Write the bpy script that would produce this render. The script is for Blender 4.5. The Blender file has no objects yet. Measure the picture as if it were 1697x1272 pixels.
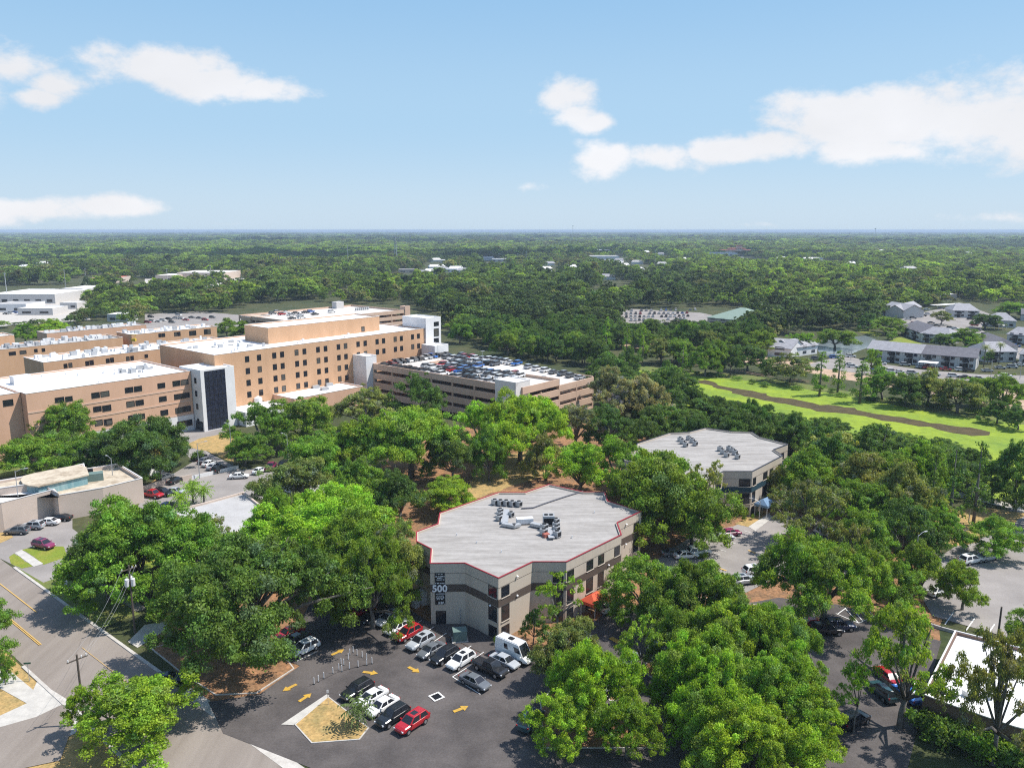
import bpy, bmesh, math, random
import numpy as np
from mathutils import Vector, Matrix
R = math.radians
random.seed(7)
S = bpy.context.scene
C = S.collection
# ------------------------------------------------------------------ camera model: photo pixel (1697x1272) -> point in the place
F, H = 1320.0, 60.0
P = math.atan((636 - 381) / F)
UX, UY = math.cos(R(40)), -math.sin(R(40))     # street grid: U runs along the avenue, V runs away from it
VX, VY = -UY, UX
def ray(x, y):
    dx, dy = (x - 848.5) / F, -(y - 636) / F
    return (dx, math.cos(P) + dy * math.sin(P), -math.sin(P) + dy * math.cos(P))
def at(x, y, z=0.0):
    d = ray(x, y); t = (z - H) / d[2]
    return (d[0] * t, d[1] * t)
def at3(x, y, z=0.0): return at(x, y, z) + (z,)
def uv(p): return (p[0] * UX + p[1] * UY, p[0] * VX + p[1] * VY)
def W(u, v): return (u * UX + v * VX, u * UY + v * VY)
def on_u(x, y, u0):                             # ray meets the wall plane u = u0 -> (v, z)
    d = ray(x, y); t = u0 / (d[0] * UX + d[1] * UY)
    return (d[0] * t * VX + d[1] * t * VY, H + d[2] * t)
def on_v(x, y, v0):
    d = ray(x, y); t = v0 / (d[0] * VX + d[1] * VY)
    return (d[0] * t * UX + d[1] * t * UY, H + d[2] * t)
def depth(p, z=0): return p[1] * math.cos(P) + (H - z) * math.sin(P)

# ------------------------------------------------------------------ materials
MATS = {}
def nodes_of(m):
    m.use_nodes = True
    nt = m.node_tree
    return nt, nt.nodes, nt.links
def mat(name, col, rough=0.8, col2=None, scale=0.5, lo=0.35, hi=0.65, detail=6, metal=0.0, spec=0.3, stretch=None, rotz=0, bump=0, fine=0.12, fscale=6.0, objcol=False, coat=0):
    if name in MATS: return MATS[name]
    m = bpy.data.materials.new(name); MATS[name] = m
    nt, N, L = nodes_of(m)
    b = N['Principled BSDF']
    b.inputs['Roughness'].default_value = rough
    b.inputs['Metallic'].default_value = metal
    b.inputs['Specular IOR Level'].default_value = spec
    if coat: b.inputs['Coat Weight'].default_value = coat
    out = None
    if objcol:
        oi = N.new('ShaderNodeObjectInfo'); out = oi.outputs['Color']
    else:
        rgb = N.new('ShaderNodeRGB'); rgb.outputs[0].default_value = (*col, 1); out = rgb.outputs[0]
    geo = N.new('ShaderNodeNewGeometry'); vec = geo.outputs['Position']
    if stretch:
        mp = N.new('ShaderNodeMapping'); mp.inputs['Scale'].default_value = stretch; mp.inputs['Rotation'].default_value = (0, 0, rotz)
        L.new(vec, mp.inputs['Vector']); vec = mp.outputs[0]
    if col2 is not None:
        nz = N.new('ShaderNodeTexNoise'); nz.inputs['Scale'].default_value = scale; nz.inputs['Detail'].default_value = detail
        nz.inputs['Roughness'].default_value = 0.62
        L.new(vec, nz.inputs['Vector'])
        mr = N.new('ShaderNodeMapRange'); mr.inputs['From Min'].default_value = lo; mr.inputs['From Max'].default_value = hi
        L.new(nz.outputs['Fac'], mr.inputs['Value'])
        mx = N.new('ShaderNodeMix'); mx.data_type = 'RGBA'
        L.new(mr.outputs[0], mx.inputs['Factor']); L.new(out, mx.inputs['A']); mx.inputs['B'].default_value = (*col2, 1)
        out = mx.outputs['Result']
    if fine:
        n2 = N.new('ShaderNodeTexNoise'); n2.inputs['Scale'].default_value = fscale; n2.inputs['Detail'].default_value = 4
        L.new(geo.outputs['Position'], n2.inputs['Vector'])
        m2 = N.new('ShaderNodeMapRange'); m2.inputs['From Min'].default_value = 0.25; m2.inputs['From Max'].default_value = 0.75
        m2.inputs['To Min'].default_value = 1 - fine; m2.inputs['To Max'].default_value = 1 + fine
        L.new(n2.outputs['Fac'], m2.inputs['Value'])
        vm = N.new('ShaderNodeVectorMath'); vm.operation = 'SCALE'
        L.new(out, vm.inputs[0]); L.new(m2.outputs[0], vm.inputs['Scale']); out = vm.outputs[0]
    L.new(out, b.inputs['Base Color'])
    if bump:
        n3 = N.new('ShaderNodeTexNoise'); n3.inputs['Scale'].default_value = fscale; n3.inputs['Detail'].default_value = 5
        L.new(geo.outputs['Position'], n3.inputs['Vector'])
        bp = N.new('ShaderNodeBump'); bp.inputs['Strength'].default_value = bump; bp.inputs['Distance'].default_value = 0.1
        L.new(n3.outputs['Fac'], bp.inputs['Height']); L.new(bp.outputs[0], b.inputs['Normal'])
    return m
def sr(r, g, b):                                # sRGB 0-255 -> linear
    f = lambda c: (c / 255 / 12.92) if c <= 10 else ((c / 255 + 0.055) / 1.055) ** 2.4
    return (f(r), f(g), f(b))
def leafmat(name, trans=0.3):
    m = bpy.data.materials.new(name); nt, N, L = nodes_of(m)
    b = N['Principled BSDF']; b.inputs['Roughness'].default_value = 0.55; b.inputs['Specular IOR Level'].default_value = 0.25
    return m, nt, N, L, b
def make_leaf(name, inst=False):
    m, nt, N, L, b = leafmat(name)
    at_ = N.new('ShaderNodeAttribute'); at_.attribute_name = 'tone'
    if inst:
        src = N.new('ShaderNodeAttribute'); src.attribute_name = 'tint'; src.attribute_type = 'INSTANCER'; base = src.outputs['Color']
    else:
        src = N.new('ShaderNodeObjectInfo'); base = src.outputs['Color']
    vm = N.new('ShaderNodeMix'); vm.data_type = 'RGBA'; vm.blend_type = 'MULTIPLY'; vm.inputs['Factor'].default_value = 1
    L.new(base, vm.inputs['A']); L.new(at_.outputs['Color'], vm.inputs['B'])
    L.new(vm.outputs['Result'], b.inputs['Base Color'])
    tr = N.new('ShaderNodeBsdfTranslucent')
    v2 = N.new('ShaderNodeMix'); v2.data_type = 'RGBA'; v2.blend_type = 'MULTIPLY'; v2.inputs['Factor'].default_value = 1
    L.new(vm.outputs['Result'], v2.inputs['A']); v2.inputs['B'].default_value = (1.5, 1.45, 0.6, 1)
    L.new(v2.outputs['Result'], tr.inputs['Color'])
    ms = N.new('ShaderNodeMixShader'); ms.inputs[0].default_value = 0.4
    L.new(b.outputs[0], ms.inputs[1]); L.new(tr.outputs[0], ms.inputs[2])
    L.new(ms.outputs[0], N['Material Output'].inputs['Surface'])
    return m
LEAF = make_leaf('leaf'); LEAFI = make_leaf('leaf_far', True)
bark = mat('bark', (0.10, 0.085, 0.07), 0.95, (0.19, 0.175, 0.16), 1.5, fine=0.3)
asphalt = mat('asphalt', (0.066, 0.058, 0.055), 0.9, (0.108, 0.095, 0.089), 0.13, 0.40, 0.62, detail=10, fine=0.16, fscale=4)
asphalt_old = mat('asphalt_old', (0.22, 0.20, 0.185), 0.9, (0.29, 0.265, 0.245), 0.12, fine=0.1)
road_m = mat('road_asphalt', (0.20, 0.17, 0.145), 0.9, (0.26, 0.225, 0.195), 0.3, fine=0.1, stretch=(1, 0.12, 1), rotz=R(40))
concrete = mat('concrete', (0.50, 0.47, 0.43), 0.9, (0.40, 0.37, 0.33), 0.8, fine=0.1)
conc_white = mat('pale_concrete', (0.50, 0.475, 0.43), 0.9, (0.40, 0.38, 0.345), 0.6, fine=0.08)
litter = mat('leaf_litter', (0.30, 0.155, 0.075), 1.0, (0.16, 0.10, 0.055), 0.35, 0.4, 0.66, fine=0.45, fscale=2.2)
drygrass = mat('dry_grass', (0.40, 0.265, 0.105), 1.0, (0.235, 0.185, 0.075), 0.55, 0.42, 0.68, detail=9, fine=0.35, fscale=3)
lawn = mat('lawn_grass', (0.16, 0.21, 0.022), 1.0, (0.25, 0.23, 0.04), 0.25, 0.45, 0.7, fine=0.25, fscale=3)
verge = mat('verge_grass', (0.10, 0.155, 0.03), 1.0, (0.15, 0.15, 0.045), 0.4, fine=0.3, fscale=3)
ground_m = mat('ground_cover', (0.035, 0.05, 0.016), 1.0, (0.075, 0.075, 0.03), 0.05, fine=0.3, fscale=0.8)
tan_m = mat('bare_path', (0.46, 0.33, 0.24), 1.0, (0.36, 0.25, 0.16), 0.2, fine=0.2, fscale=1.5)
algae = mat('algae', (0.235, 0.31, 0.018), 0.85, (0.115, 0.195, 0.022), 0.035, 0.42, 0.66, detail=9, fine=0.2, fscale=0.5)
mudwater = mat('muddy_water', (0.095, 0.072, 0.032), 0.75, (0.055, 0.045, 0.022), 0.3, fine=0.3, spec=0.15, stretch=(1, 1, 1))
pond_m = mat('pond_water', (0.20, 0.23, 0.24), 0.12, None, fine=0, spec=0.9)
paint_w = mat('white_paint', (0.75, 0.74, 0.71), 0.8, fine=0.15, fscale=8)
paint_y = mat('yellow_paint', (0.50, 0.30, 0.04), 0.85, (0.30, 0.20, 0.07), 2.5, 0.45, 0.75, fine=0.2, fscale=8)
paint_yf = mat('faded_yellow_paint', (0.56, 0.36, 0.11), 0.85, fine=0.2, fscale=4)
wall500 = mat('beige_stucco', (0.50, 0.43, 0.35), 0.9, (0.37, 0.325, 0.275), 0.9, 0.5, 0.8, detail=8, stretch=(1, 1, .12), fine=0.05)
band500 = mat('brown_band', (0.10, 0.075, 0.06), 0.85, fine=0.08)
bandteal = mat('teal_band', (0.020, 0.055, 0.075), 0.8, fine=0.08)
coping_red = mat('red_coping', (0.28, 0.028, 0.04), 0.6, fine=0.05)
coping_dk = mat('dark_coping', (0.05, 0.055, 0.075), 0.6, fine=0.05)
roof500 = mat('streaked_roof_membrane', (0.35, 0.33, 0.308), 0.9, (0.205, 0.188, 0.17), 0.5, 0.38, 0.78, detail=9, stretch=(0.22, 1.5, 1), rotz=R(-14), fine=0.09, fscale=1.2)
roof_tan = mat('weathered_tan_roof', (0.50, 0.43, 0.33), 0.95, (0.24, 0.18, 0.12), 0.35, 0.45, 0.75, detail=8, fine=0.15, fscale=1.5)
roof_white = mat('white_roof_membrane', (0.80, 0.79, 0.78), 0.85, (0.66, 0.65, 0.64), 0.12, 0.45, 0.8, fine=0.05, fscale=0.8)
roof_grey = mat('grey_gravel_roof', (0.42, 0.41, 0.40), 0.95, (0.34, 0.33, 0.32), 0.2, fine=0.12)
orange = mat('orange_stucco', (0.56, 0.345, 0.205), 0.9, (0.47, 0.285, 0.165), 0.3, 0.4, 0.75, detail=8, stretch=(1, 1, .25), fine=0.05)
pinkish = mat('pink_tan_brick', (0.60, 0.37, 0.25), 0.9, (0.52, 0.32, 0.21), 0.3, 0.4, 0.75, detail=8, stretch=(1, 1, .25), fine=0.06)
pinkband = mat('pale_pink_trim', (0.57, 0.39, 0.29), 0.9, fine=0.05)
garage_m = mat('tan_precast', (0.60, 0.42, 0.31), 0.9, (0.53, 0.37, 0.27), 0.2, fine=0.07)
white_wall = mat('white_wall', (0.72, 0.71, 0.70), 0.85, (0.64, 0.63, 0.63), 0.2, fine=0.04)
stain_wall = mat('stained_white_wall', (0.66, 0.64, 0.61), 0.9, (0.36, 0.34, 0.32), 0.45, 0.55, 0.72, detail=8, fine=0.06)
brown_shade_wall = mat('brown_wall_with_shade', (0.16, 0.105, 0.08), 0.9, fine=0.2)  # brown deepened in the colour to stand for shadow below the roof edge
cream = mat('cream_wall', (0.55, 0.45, 0.38), 0.9, (0.50, 0.41, 0.345), 0.3, fine=0.05)
greywall = mat('grey_wall', (0.52, 0.50, 0.48), 0.9, fine=0.06)
deck_m = mat('garage_deck', (0.60, 0.56, 0.52), 0.9, (0.48, 0.45, 0.42), 0.15, fine=0.08)
glass = mat('dark_glass', (0.018, 0.02, 0.025), 0.08, None, fine=0, spec=0.6)
blind = mat('glass_with_blind', (0.09, 0.085, 0.075), 0.12, None, fine=0, spec=0.6)
glass_b = mat('blue_black_glass', (0.012, 0.015, 0.03), 0.15, (0.03, 0.035, 0.06), 0.9, fine=0, spec=0.6)
frame_d = mat('dark_frame', (0.03, 0.028, 0.028), 0.5, fine=0)
frame_l = mat('pale_frame', (0.5, 0.46, 0.42), 0.6, fine=0)
metal_g = mat('grey_metal', (0.42, 0.43, 0.44), 0.5, metal=0.3, fine=0.1)
metal_l = mat('pale_metal', (0.66, 0.66, 0.66), 0.5, fine=0.08)
black_m = mat('black_plastic', (0.015, 0.015, 0.017), 0.6, fine=0)
teal = mat('weathered_teal_metal', (0.16, 0.30, 0.33), 0.6, (0.30, 0.42, 0.43), 0.7, 0.4, 0.65, stretch=(1, 1, 0.15), fine=0.1)
boxgreen = mat('green_grey_paint', (0.13, 0.19, 0.17), 0.6, fine=0.1)
redm = mat('orange_red_canvas', (0.62, 0.10, 0.045), 0.8, fine=0.08)
bluem = mat('blue_canvas', (0.15, 0.24, 0.36), 0.8, fine=0.08)
rust = mat('rusty_red', (0.36, 0.12, 0.09), 0.8, fine=0.1)
shingle = mat('grey_shingle', (0.34, 0.335, 0.35), 0.95, (0.27, 0.265, 0.28), 0.6, fine=0.15, fscale=2)
shingle_d = mat('dark_shingle', (0.13, 0.125, 0.14), 0.95, (0.17, 0.165, 0.18), 0.6, fine=0.15, fscale=2)
shingle_g = mat('green_roof', (0.22, 0.29, 0.24), 0.9, fine=0.1, fscale=2)
tile_r = mat('red_tile', (0.42, 0.15, 0.10), 0.9, fine=0.1)
wood = mat('pole_wood', (0.10, 0.08, 0.065), 0.95, fine=0.2)
steel = mat('galvanised_steel', (0.40, 0.41, 0.42), 0.5, metal=0.4, fine=0.1)
sign_g = mat('green_sign', (0.015, 0.09, 0.05), 0.5, fine=0)
white_p = mat('white_plastic', (0.78, 0.78, 0.78), 0.5, fine=0)
carpaint = mat('car_paint', (1, 1, 1), 0.28, objcol=True, fine=0, spec=0.5, coat=0.6)
tyre_m = mat('tyre_rubber', (0.012, 0.012, 0.012), 0.9, fine=0)
rim_m = mat('alloy', (0.45, 0.45, 0.46), 0.35, metal=0.7, fine=0)
lamp_w = mat('headlamp_glass', (0.7, 0.72, 0.75), 0.15, fine=0, spec=0.6)
lamp_r = mat('tail_lamp_glass', (0.30, 0.015, 0.015), 0.2, fine=0, spec=0.6)
yellow_m = mat('yellow_machine_paint', (0.62, 0.42, 0.04), 0.6, fine=0)

# ------------------------------------------------------------------ mesh helpers
class MB:
    def __init__(s): s.v, s.f, s.m = [], [], []
    def add(s, vs, fs, mi=0):
        n = len(s.v); s.v += [tuple(p) for p in vs]; s.f += [tuple(i + n for i in f) for f in fs]; s.m += [mi] * len(fs); return s
    def prism(s, pts, z0, z1, top=True, bottom=False, mi=0):
        n = len(pts); vs = [(p[0], p[1], z0) for p in pts] + [(p[0], p[1], z1) for p in pts]
        fs = [(i, (i + 1) % n, (i + 1) % n + n, i + n) for i in range(n)]
        if top: fs.append(tuple(range(n, 2 * n)))
        if bottom: fs.append(tuple(range(n - 1, -1, -1)))
        return s.add(vs, fs, mi)
    def box(s, c, sz, rot=0.0, mi=0):
        ca, sa = math.cos(rot), math.sin(rot); x, y = sz[0] / 2, sz[1] / 2
        pts = [(c[0] + a * ca - b * sa, c[1] + a * sa + b * ca) for a, b in ((-x, -y), (x, -y), (x, y), (-x, y))]
        return s.prism(pts, c[2], c[2] + sz[2], True, True, mi)
    def sheet(s, pts, z): return s.add([(p[0], p[1], z) for p in pts], [tuple(range(len(pts)))])
    def tube(s, pts, rad, n=6, cap=True, mi=0):
        pts = [Vector(p) for p in pts]; rings = []
        for i, p in enumerate(pts):
            d = (pts[min(i + 1, len(pts) - 1)] - pts[max(i - 1, 0)])
            d = d.normalized() if d.length > 1e-6 else Vector((0, 0, 1))
            a = d.cross(Vector((0, 0, 1)) if abs(d.z) < 0.9 else Vector((1, 0, 0))).normalized(); b = d.cross(a)
            r = rad[i] if isinstance(rad, (list, tuple)) else rad
            rings.append([p + (a * math.cos(2 * math.pi * k / n) + b * math.sin(2 * math.pi * k / n)) * r for k in range(n)])
        vs = [q for r_ in rings for q in r_]; fs = []
        for i in range(len(pts) - 1):
            for k in range(n): fs.append((i * n + k, i * n + (k + 1) % n, (i + 1) * n + (k + 1) % n, (i + 1) * n + k))
        if cap: fs += [tuple(range(n - 1, -1, -1)), tuple(range((len(pts) - 1) * n, len(pts) * n))]
        return s.add(vs, fs, mi)
    def ring(s, pts, z0, z1, out, inn, mi=0):   # a wall following a closed outline
        a, b = offset(pts, out), offset(pts, -inn); n = len(pts)
        vs = [(p[0], p[1], z0) for p in a] + [(p[0], p[1], z1) for p in a] + [(p[0], p[1], z1) for p in b] + [(p[0], p[1], z0) for p in b]
        fs = []
        for i in range(n):
            j = (i + 1) % n
            fs += [(i, j, j + n, i + n), (i + n, j + n, j + 2 * n, i + 2 * n), (i + 2 * n, j + 2 * n, j + 3 * n, i + 3 * n), (i + 3 * n, j + 3 * n, j, i)]
        return s.add(vs, fs, mi)
    def obj(s, name, m, parent=None, smooth=False):
        me = bpy.data.meshes.new(name); me.from_pydata(s.v, [], s.f)
        for x in (m if isinstance(m, (list, tuple)) else [m]): me.materials.append(x)
        if any(s.m): me.polygons.foreach_set('material_index', s.m)
        if smooth: me.polygons.foreach_set('use_smooth', [True] * len(s.f))
        me.update()
        o = bpy.data.objects.new(name, me); C.objects.link(o)
        if parent is not None: o.parent = parent
        return o
def area2(pts): return sum(pts[i][0] * pts[(i + 1) % len(pts)][1] - pts[(i + 1) % len(pts)][0] * pts[i][1] for i in range(len(pts)))
def offset(pts, d):
    s = 1 if area2(pts) > 0 else -1; n = len(pts); out = []
    for i in range(n):
        p0, p, p1 = Vector(pts[i - 1][:2]), Vector(pts[i][:2]), Vector(pts[(i + 1) % n][:2])
        e0, e1 = (p - p0).normalized(), (p1 - p).normalized()
        n0, n1 = Vector((e0.y, -e0.x)) * s, Vector((e1.y, -e1.x)) * s
        b = (n0 + n1)
        if b.length < 1e-4: b = n0
        b.normalize(); k = d / max(0.4, b.dot(n0)); out.append((p.x + b.x * k, p.y + b.y * k))
    return out
def tag(o, label=None, cat=None, group=None, kind=None):
    if label: o['label'] = label
    if cat: o['category'] = cat
    if group: o['group'] = group
    if kind: o['kind'] = kind
    return o
def empty(name, loc=(0, 0, 0), rz=0.0):
    o = bpy.data.objects.new(name, None); C.objects.link(o); o.location = loc; o.rotation_euler = (0, 0, rz); o.empty_display_size = 0.2
    return o
KIDS = {}
def dup(root, kids, loc, rz, scale=None):
    r = root.copy(); C.objects.link(r); r.location = loc; r.rotation_euler = (0, 0, rz)
    if scale: r.scale = scale
    for k in list(r.keys()):
        if k in ('label', 'category', 'group'): del r[k]
    new = {}
    for c in kids:
        d = c.copy(); C.objects.link(d); d.parent = r if c.parent == root else new[c.parent]; new[c] = d
    return r, [new[c] for c in kids]
LAY = [0]
def lay(z): LAY[0] += 1; return z + LAY[0] * .0002          # no two sheets share a height
def struct(name, pts, z, m): return tag(MB().sheet(pts, lay(z)).obj(name, m), kind='structure')
def pxs(l, z=0): return [at(x, y, z) for x, y in l]
def densify(pts, amp, seed, step=2.0):          # a ragged natural edge
    rnd = random.Random(seed); out = []
    for i, p in enumerate(pts):
        q = pts[(i + 1) % len(pts)]; n = max(1, int(math.dist(p, q) / step))
        for k in range(n):
            t = k / n; out.append((p[0] + (q[0] - p[0]) * t + rnd.uniform(-amp, amp), p[1] + (q[1] - p[1]) * t + rnd.uniform(-amp, amp)))
    return out
# ------------------------------------------------------------------ world, sun, camera
SUN_AZ, SUN_EL = R(6), R(58)                    # measured from +X towards +Y
def build_world():
    w = bpy.data.worlds.new('World'); S.world = w; w.use_nodes = True
    N, L = w.node_tree.nodes, w.node_tree.links
    bg = N['Background']; bg.inputs['Strength'].default_value = SKY
    sky = N.new('ShaderNodeTexSky'); sky.sky_type = 'NISHITA'; sky.sun_disc = False
    sky.sun_elevation = SUN_EL; sky.sun_rotation = R(90) - SUN_AZ
    sky.air_density = 1.0; sky.dust_density = 0.6; sky.ozone_density = 2.0; sky.altitude = 60
    tc = N.new('ShaderNodeTexCoord'); sp = N.new('ShaderNodeSeparateXYZ'); L.new(tc.outputs['Generated'], sp.inputs[0])
    def M(op, a, b=None, c=None):
        n = N.new('ShaderNodeMath'); n.operation = op
        for i, x in enumerate((a, b, c)):
            if x is None: continue
            if isinstance(x, (int, float)): n.inputs[i].default_value = x
            else: L.new(x, n.inputs[i])
        return n.outputs[0]
    az = M('ARCTAN2', sp.outputs[0], sp.outputs[1]); el = M('ARCSINE', sp.outputs[2])
    nz = N.new('ShaderNodeTexNoise'); nz.inputs['Scale'].default_value = 15; nz.inputs['Detail'].default_value = 12; nz.inputs['Roughness'].default_value = 0.62
    mp = N.new('ShaderNodeMapping'); mp.inputs['Scale'].default_value = (1, 1, 1.7); L.new(tc.outputs['Generated'], mp.inputs[0]); L.new(mp.outputs[0], nz.inputs['Vector'])
    n2 = N.new('ShaderNodeTexNoise'); n2.inputs['Scale'].default_value = 5; n2.inputs['Detail'].default_value = 5
    L.new(mp.outputs[0], n2.inputs['Vector'])
    # cloud banks as (azimuth, elevation, half width, half height, weight), each read off the photo
    cl = []
    def blob(x, y, rx, ry, wgt=1.0):
        d = ray(x, y); r_ = math.sqrt(sum(c * c for c in d)); cl.append((math.atan2(d[0], d[1]), math.asin(d[2] / r_), rx / F, ry / F, wgt))
    for b in ((14, 112, 62, 40), (82, 140, 48, 24), (60, 160, 45, 20), (-60, 110, 90, 60),
              (270, 108, 105, 42), (345, 140, 120, 30), (440, 150, 80, 22), (240, 104, 46, 26),
              (60, 345, 130, 24), (170, 342, 90, 20), (-30, 350, 80, 26), (395, 370, 60, 8, .6),
              (935, 160, 68, 34), (955, 190, 42, 26), (985, 205, 34, 20), (875, 312, 38, 14, .6),
              (1010, 262, 64, 32), (1090, 258, 80, 28), (1200, 250, 90, 28), (1290, 240, 70, 32),
              (1380, 195, 120, 48), (1490, 205, 150, 62), (1600, 190, 130, 60), (1700, 210, 140, 62), (1460, 250, 110, 28),
              (466, 185, 14, 7, .6), (1650, 360, 80, 14, .45), (1240, 372, 90, 8, .4),
              (2100, 250, 200, 50), (-500, 200, 200, 50)): blob(*b)
    field = None
    for a, e, ra, re, wg in cl:
        da = M('DIVIDE', M('SUBTRACT', az, a), ra); de = M('DIVIDE', M('SUBTRACT', el, e), re)
        g = M('MULTIPLY', M('EXPONENT', M('MULTIPLY', M('ADD', M('MULTIPLY', da, da), M('MULTIPLY', de, de)), -1.1)), wg)
        field = g if field is None else M('MAXIMUM', field, g)
    cov = M('ADD', field, M('MULTIPLY', M('SUBTRACT', nz.outputs['Fac'], 0.5), 1.75))
    mr = N.new('ShaderNodeMapRange'); mr.interpolation_type = 'SMOOTHSTEP'; mr.inputs['From Min'].default_value = 0.34; mr.inputs['From Max'].default_value = 0.86; mr.inputs['To Max'].default_value = 0.93
    L.new(cov, mr.inputs['Value'])
    # elsewhere a thin broken cover of the same puffs, for all directions away from the view
    shade = N.new('ShaderNodeMapRange'); shade.inputs['From Min'].default_value = 0.35; shade.inputs['From Max'].default_value = 0.65
    shade.inputs['To Min'].default_value = 0.93; shade.inputs['To Max'].default_value = 1.05
    L.new(n2.outputs['Fac'], shade.inputs['Value'])
    ccol = N.new('ShaderNodeVectorMath'); ccol.operation = 'SCALE'; ccol.inputs[0].default_value = CLOUD; L.new(shade.outputs[0], ccol.inputs['Scale'])
    mx = N.new('ShaderNodeMix'); mx.data_type = 'RGBA'
    tint = N.new('ShaderNodeMix'); tint.data_type = 'RGBA'; tint.blend_type = 'MULTIPLY'; tint.inputs['Factor'].default_value = 1.0
    # clear air near the horizon, paling downwards, over the physical sky above
    grad = N.new('ShaderNodeValToRGB'); cr = grad.color_ramp; cr.interpolation = 'EASE'
    cr.elements[0].position = 0; cr.elements[0].color = (.50, .64, .78, 1); cr.elements[1].position = 1; cr.elements[1].color = (.275, .495, .745, 1)
    e_ = cr.elements.new(.45); e_.color = (.375, .575, .77, 1)
    L.new(M('DIVIDE', el, R(17)), grad.inputs[0])
    gs = N.new('ShaderNodeVectorMath'); gs.operation = 'SCALE'; gs.inputs['Scale'].default_value = GRADK; L.new(grad.outputs[0], gs.inputs[0])
    gm = N.new('ShaderNodeMapRange'); gm.inputs['From Min'].default_value = R(18); gm.inputs['From Max'].default_value = R(50); gm.inputs['To Min'].default_value = .92; gm.inputs['To Max'].default_value = 0; L.new(el, gm.inputs['Value'])
    gx = N.new('ShaderNodeMix'); gx.data_type = 'RGBA'; L.new(gm.outputs[0], gx.inputs['Factor']); L.new(sky.outputs[0], gx.inputs['A']); L.new(gs.outputs[0], gx.inputs['B'])
    L.new(gx.outputs['Result'], tint.inputs['A']); tint.inputs['B'].default_value = SKYTINT
    L.new(mr.outputs[0], mx.inputs['Factor']); L.new(tint.outputs['Result'], mx.inputs['A']); L.new(ccol.outputs[0], mx.inputs['B'])
    L.new(mx.outputs['Result'], bg.inputs['Color'])
SKY = 0.15
SKYTINT = (1, 1, 1, 1)
GRADK = 5.15
CLOUD = (4.3, 4.3, 4.42)
build_world()
sl = bpy.data.lights.new('sun', 'SUN'); sl.energy = 4.4; sl.angle = R(0.53); sl.color = (1, 0.955, 0.89)
so = bpy.data.objects.new('sun', sl); C.objects.link(so)
sd = Vector((math.cos(SUN_AZ) * math.cos(SUN_EL), math.sin(SUN_AZ) * math.cos(SUN_EL), math.sin(SUN_EL)))
so.rotation_euler = sd.to_track_quat('Z', 'Y').to_euler(); so.location = sd * 200
cd = bpy.data.cameras.new('camera'); co = bpy.data.objects.new('camera', cd); C.objects.link(co)
co.location = (0, 0, H); co.rotation_euler = (R(90) - P, 0, 0)
cd.sensor_width = 36; cd.lens = 36 * F / 1697; cd.clip_end = 120000; cd.clip_start = 1
S.camera = co
S.view_settings.view_transform = 'Standard'; S.view_settings.look = 'None'; S.view_settings.exposure = 0.52; S.view_settings.gamma = 1
S.cycles.use_denoising = False; S.cycles.filter_width = 1.15
S.cycles.max_bounces = 8; S.cycles.diffuse_bounces = 4; S.cycles.glossy_bounces = 2; S.cycles.transmission_bounces = 3; S.cycles.volume_bounces = 0; S.cycles.transparent_max_bounces = 8
S.cycles.caustics_reflective = False; S.cycles.caustics_refractive = False

# ------------------------------------------------------------------ the ground, roads, lots, water
g = MB(); n = 64
g.add([(0, 0, 0)] + [(45000 * math.cos(2 * math.pi * k / n), 45000 * math.sin(2 * math.pi * k / n), 0) for k in range(n)], [(0, k + 1, (k + 1) % n + 1) for k in range(n)])
tag(g.obj('ground', ground_m), kind='structure')
Z1, Z2, Z3, Z4, Z5, Z6 = .01, .03, .05, .07, .09, .11
# leaf litter under the oaks round the offices
struct('leaf_litter_bed', densify(pxs([(225, 1050), (330, 1000), (420, 930), (560, 850), (660, 740), (800, 700), (960, 700), (1060, 720), (1330, 760), (1480, 820), (1560, 850), (1560, 1060), (1300, 1240), (900, 1260), (560, 1260), (350, 1170)]), .5, 1, 4), Z1, litter)
struct('dry_clearing', densify(pxs([(770, 830), (790, 760), (900, 745), (960, 735), (965, 760), (900, 790), (870, 800)]), .6, 2), Z2, drygrass)
struct('avenue', [W(-700, 34.3), W(70, 34.3), W(70, 45.5), W(-700, 45.5)], Z2, road_m)
# near side of the avenue: dry verge, pavement, side street with concrete mouth
struct('dry_verge', [W(-700, 10), W(-60, 10), W(-60, 34.0), W(-700, 34.0)], Z1, drygrass)
struct('sidewalk', [W(-700, 28.0), W(-125, 28.0), W(-125, 29.8), W(-700, 29.8)], Z3, conc_white)
struct('driveway_apron', pxs([(62, 1128), (110, 1158), (140, 1186), (125, 1215), (70, 1240), (-30, 1230), (-20, 1195), (45, 1165)]), Z4, conc_white)
struct('side_street', pxs([(-40, 1235), (0, 1205), (60, 1188), (108, 1165), (128, 1182), (100, 1260), (-40, 1290)]), Z5, road_m)
def kerb(u0, u1, v, w=0.45, m=concrete):
    tag(MB().prism([W(u0, v), W(u1, v), W(u1, v + w), W(u0, v + w)], 0, 0.15).obj('kerb', m), kind='structure')
kerb(-700, -176.5, 45.5); kerb(-700, -135, 33.9); kerb(-156, -98, 45.5); kerb(-118, 20, 33.9)
struct('gutter', [W(-95, 45.0), W(40, 45.0), W(40, 46.6), W(-95, 46.6)], Z3, concrete)
struct('sidewalk', pxs([(-40, 1085), (8, 1104), (64, 1150), (46, 1166), (-40, 1118)]), Z3, conc_white)
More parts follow.
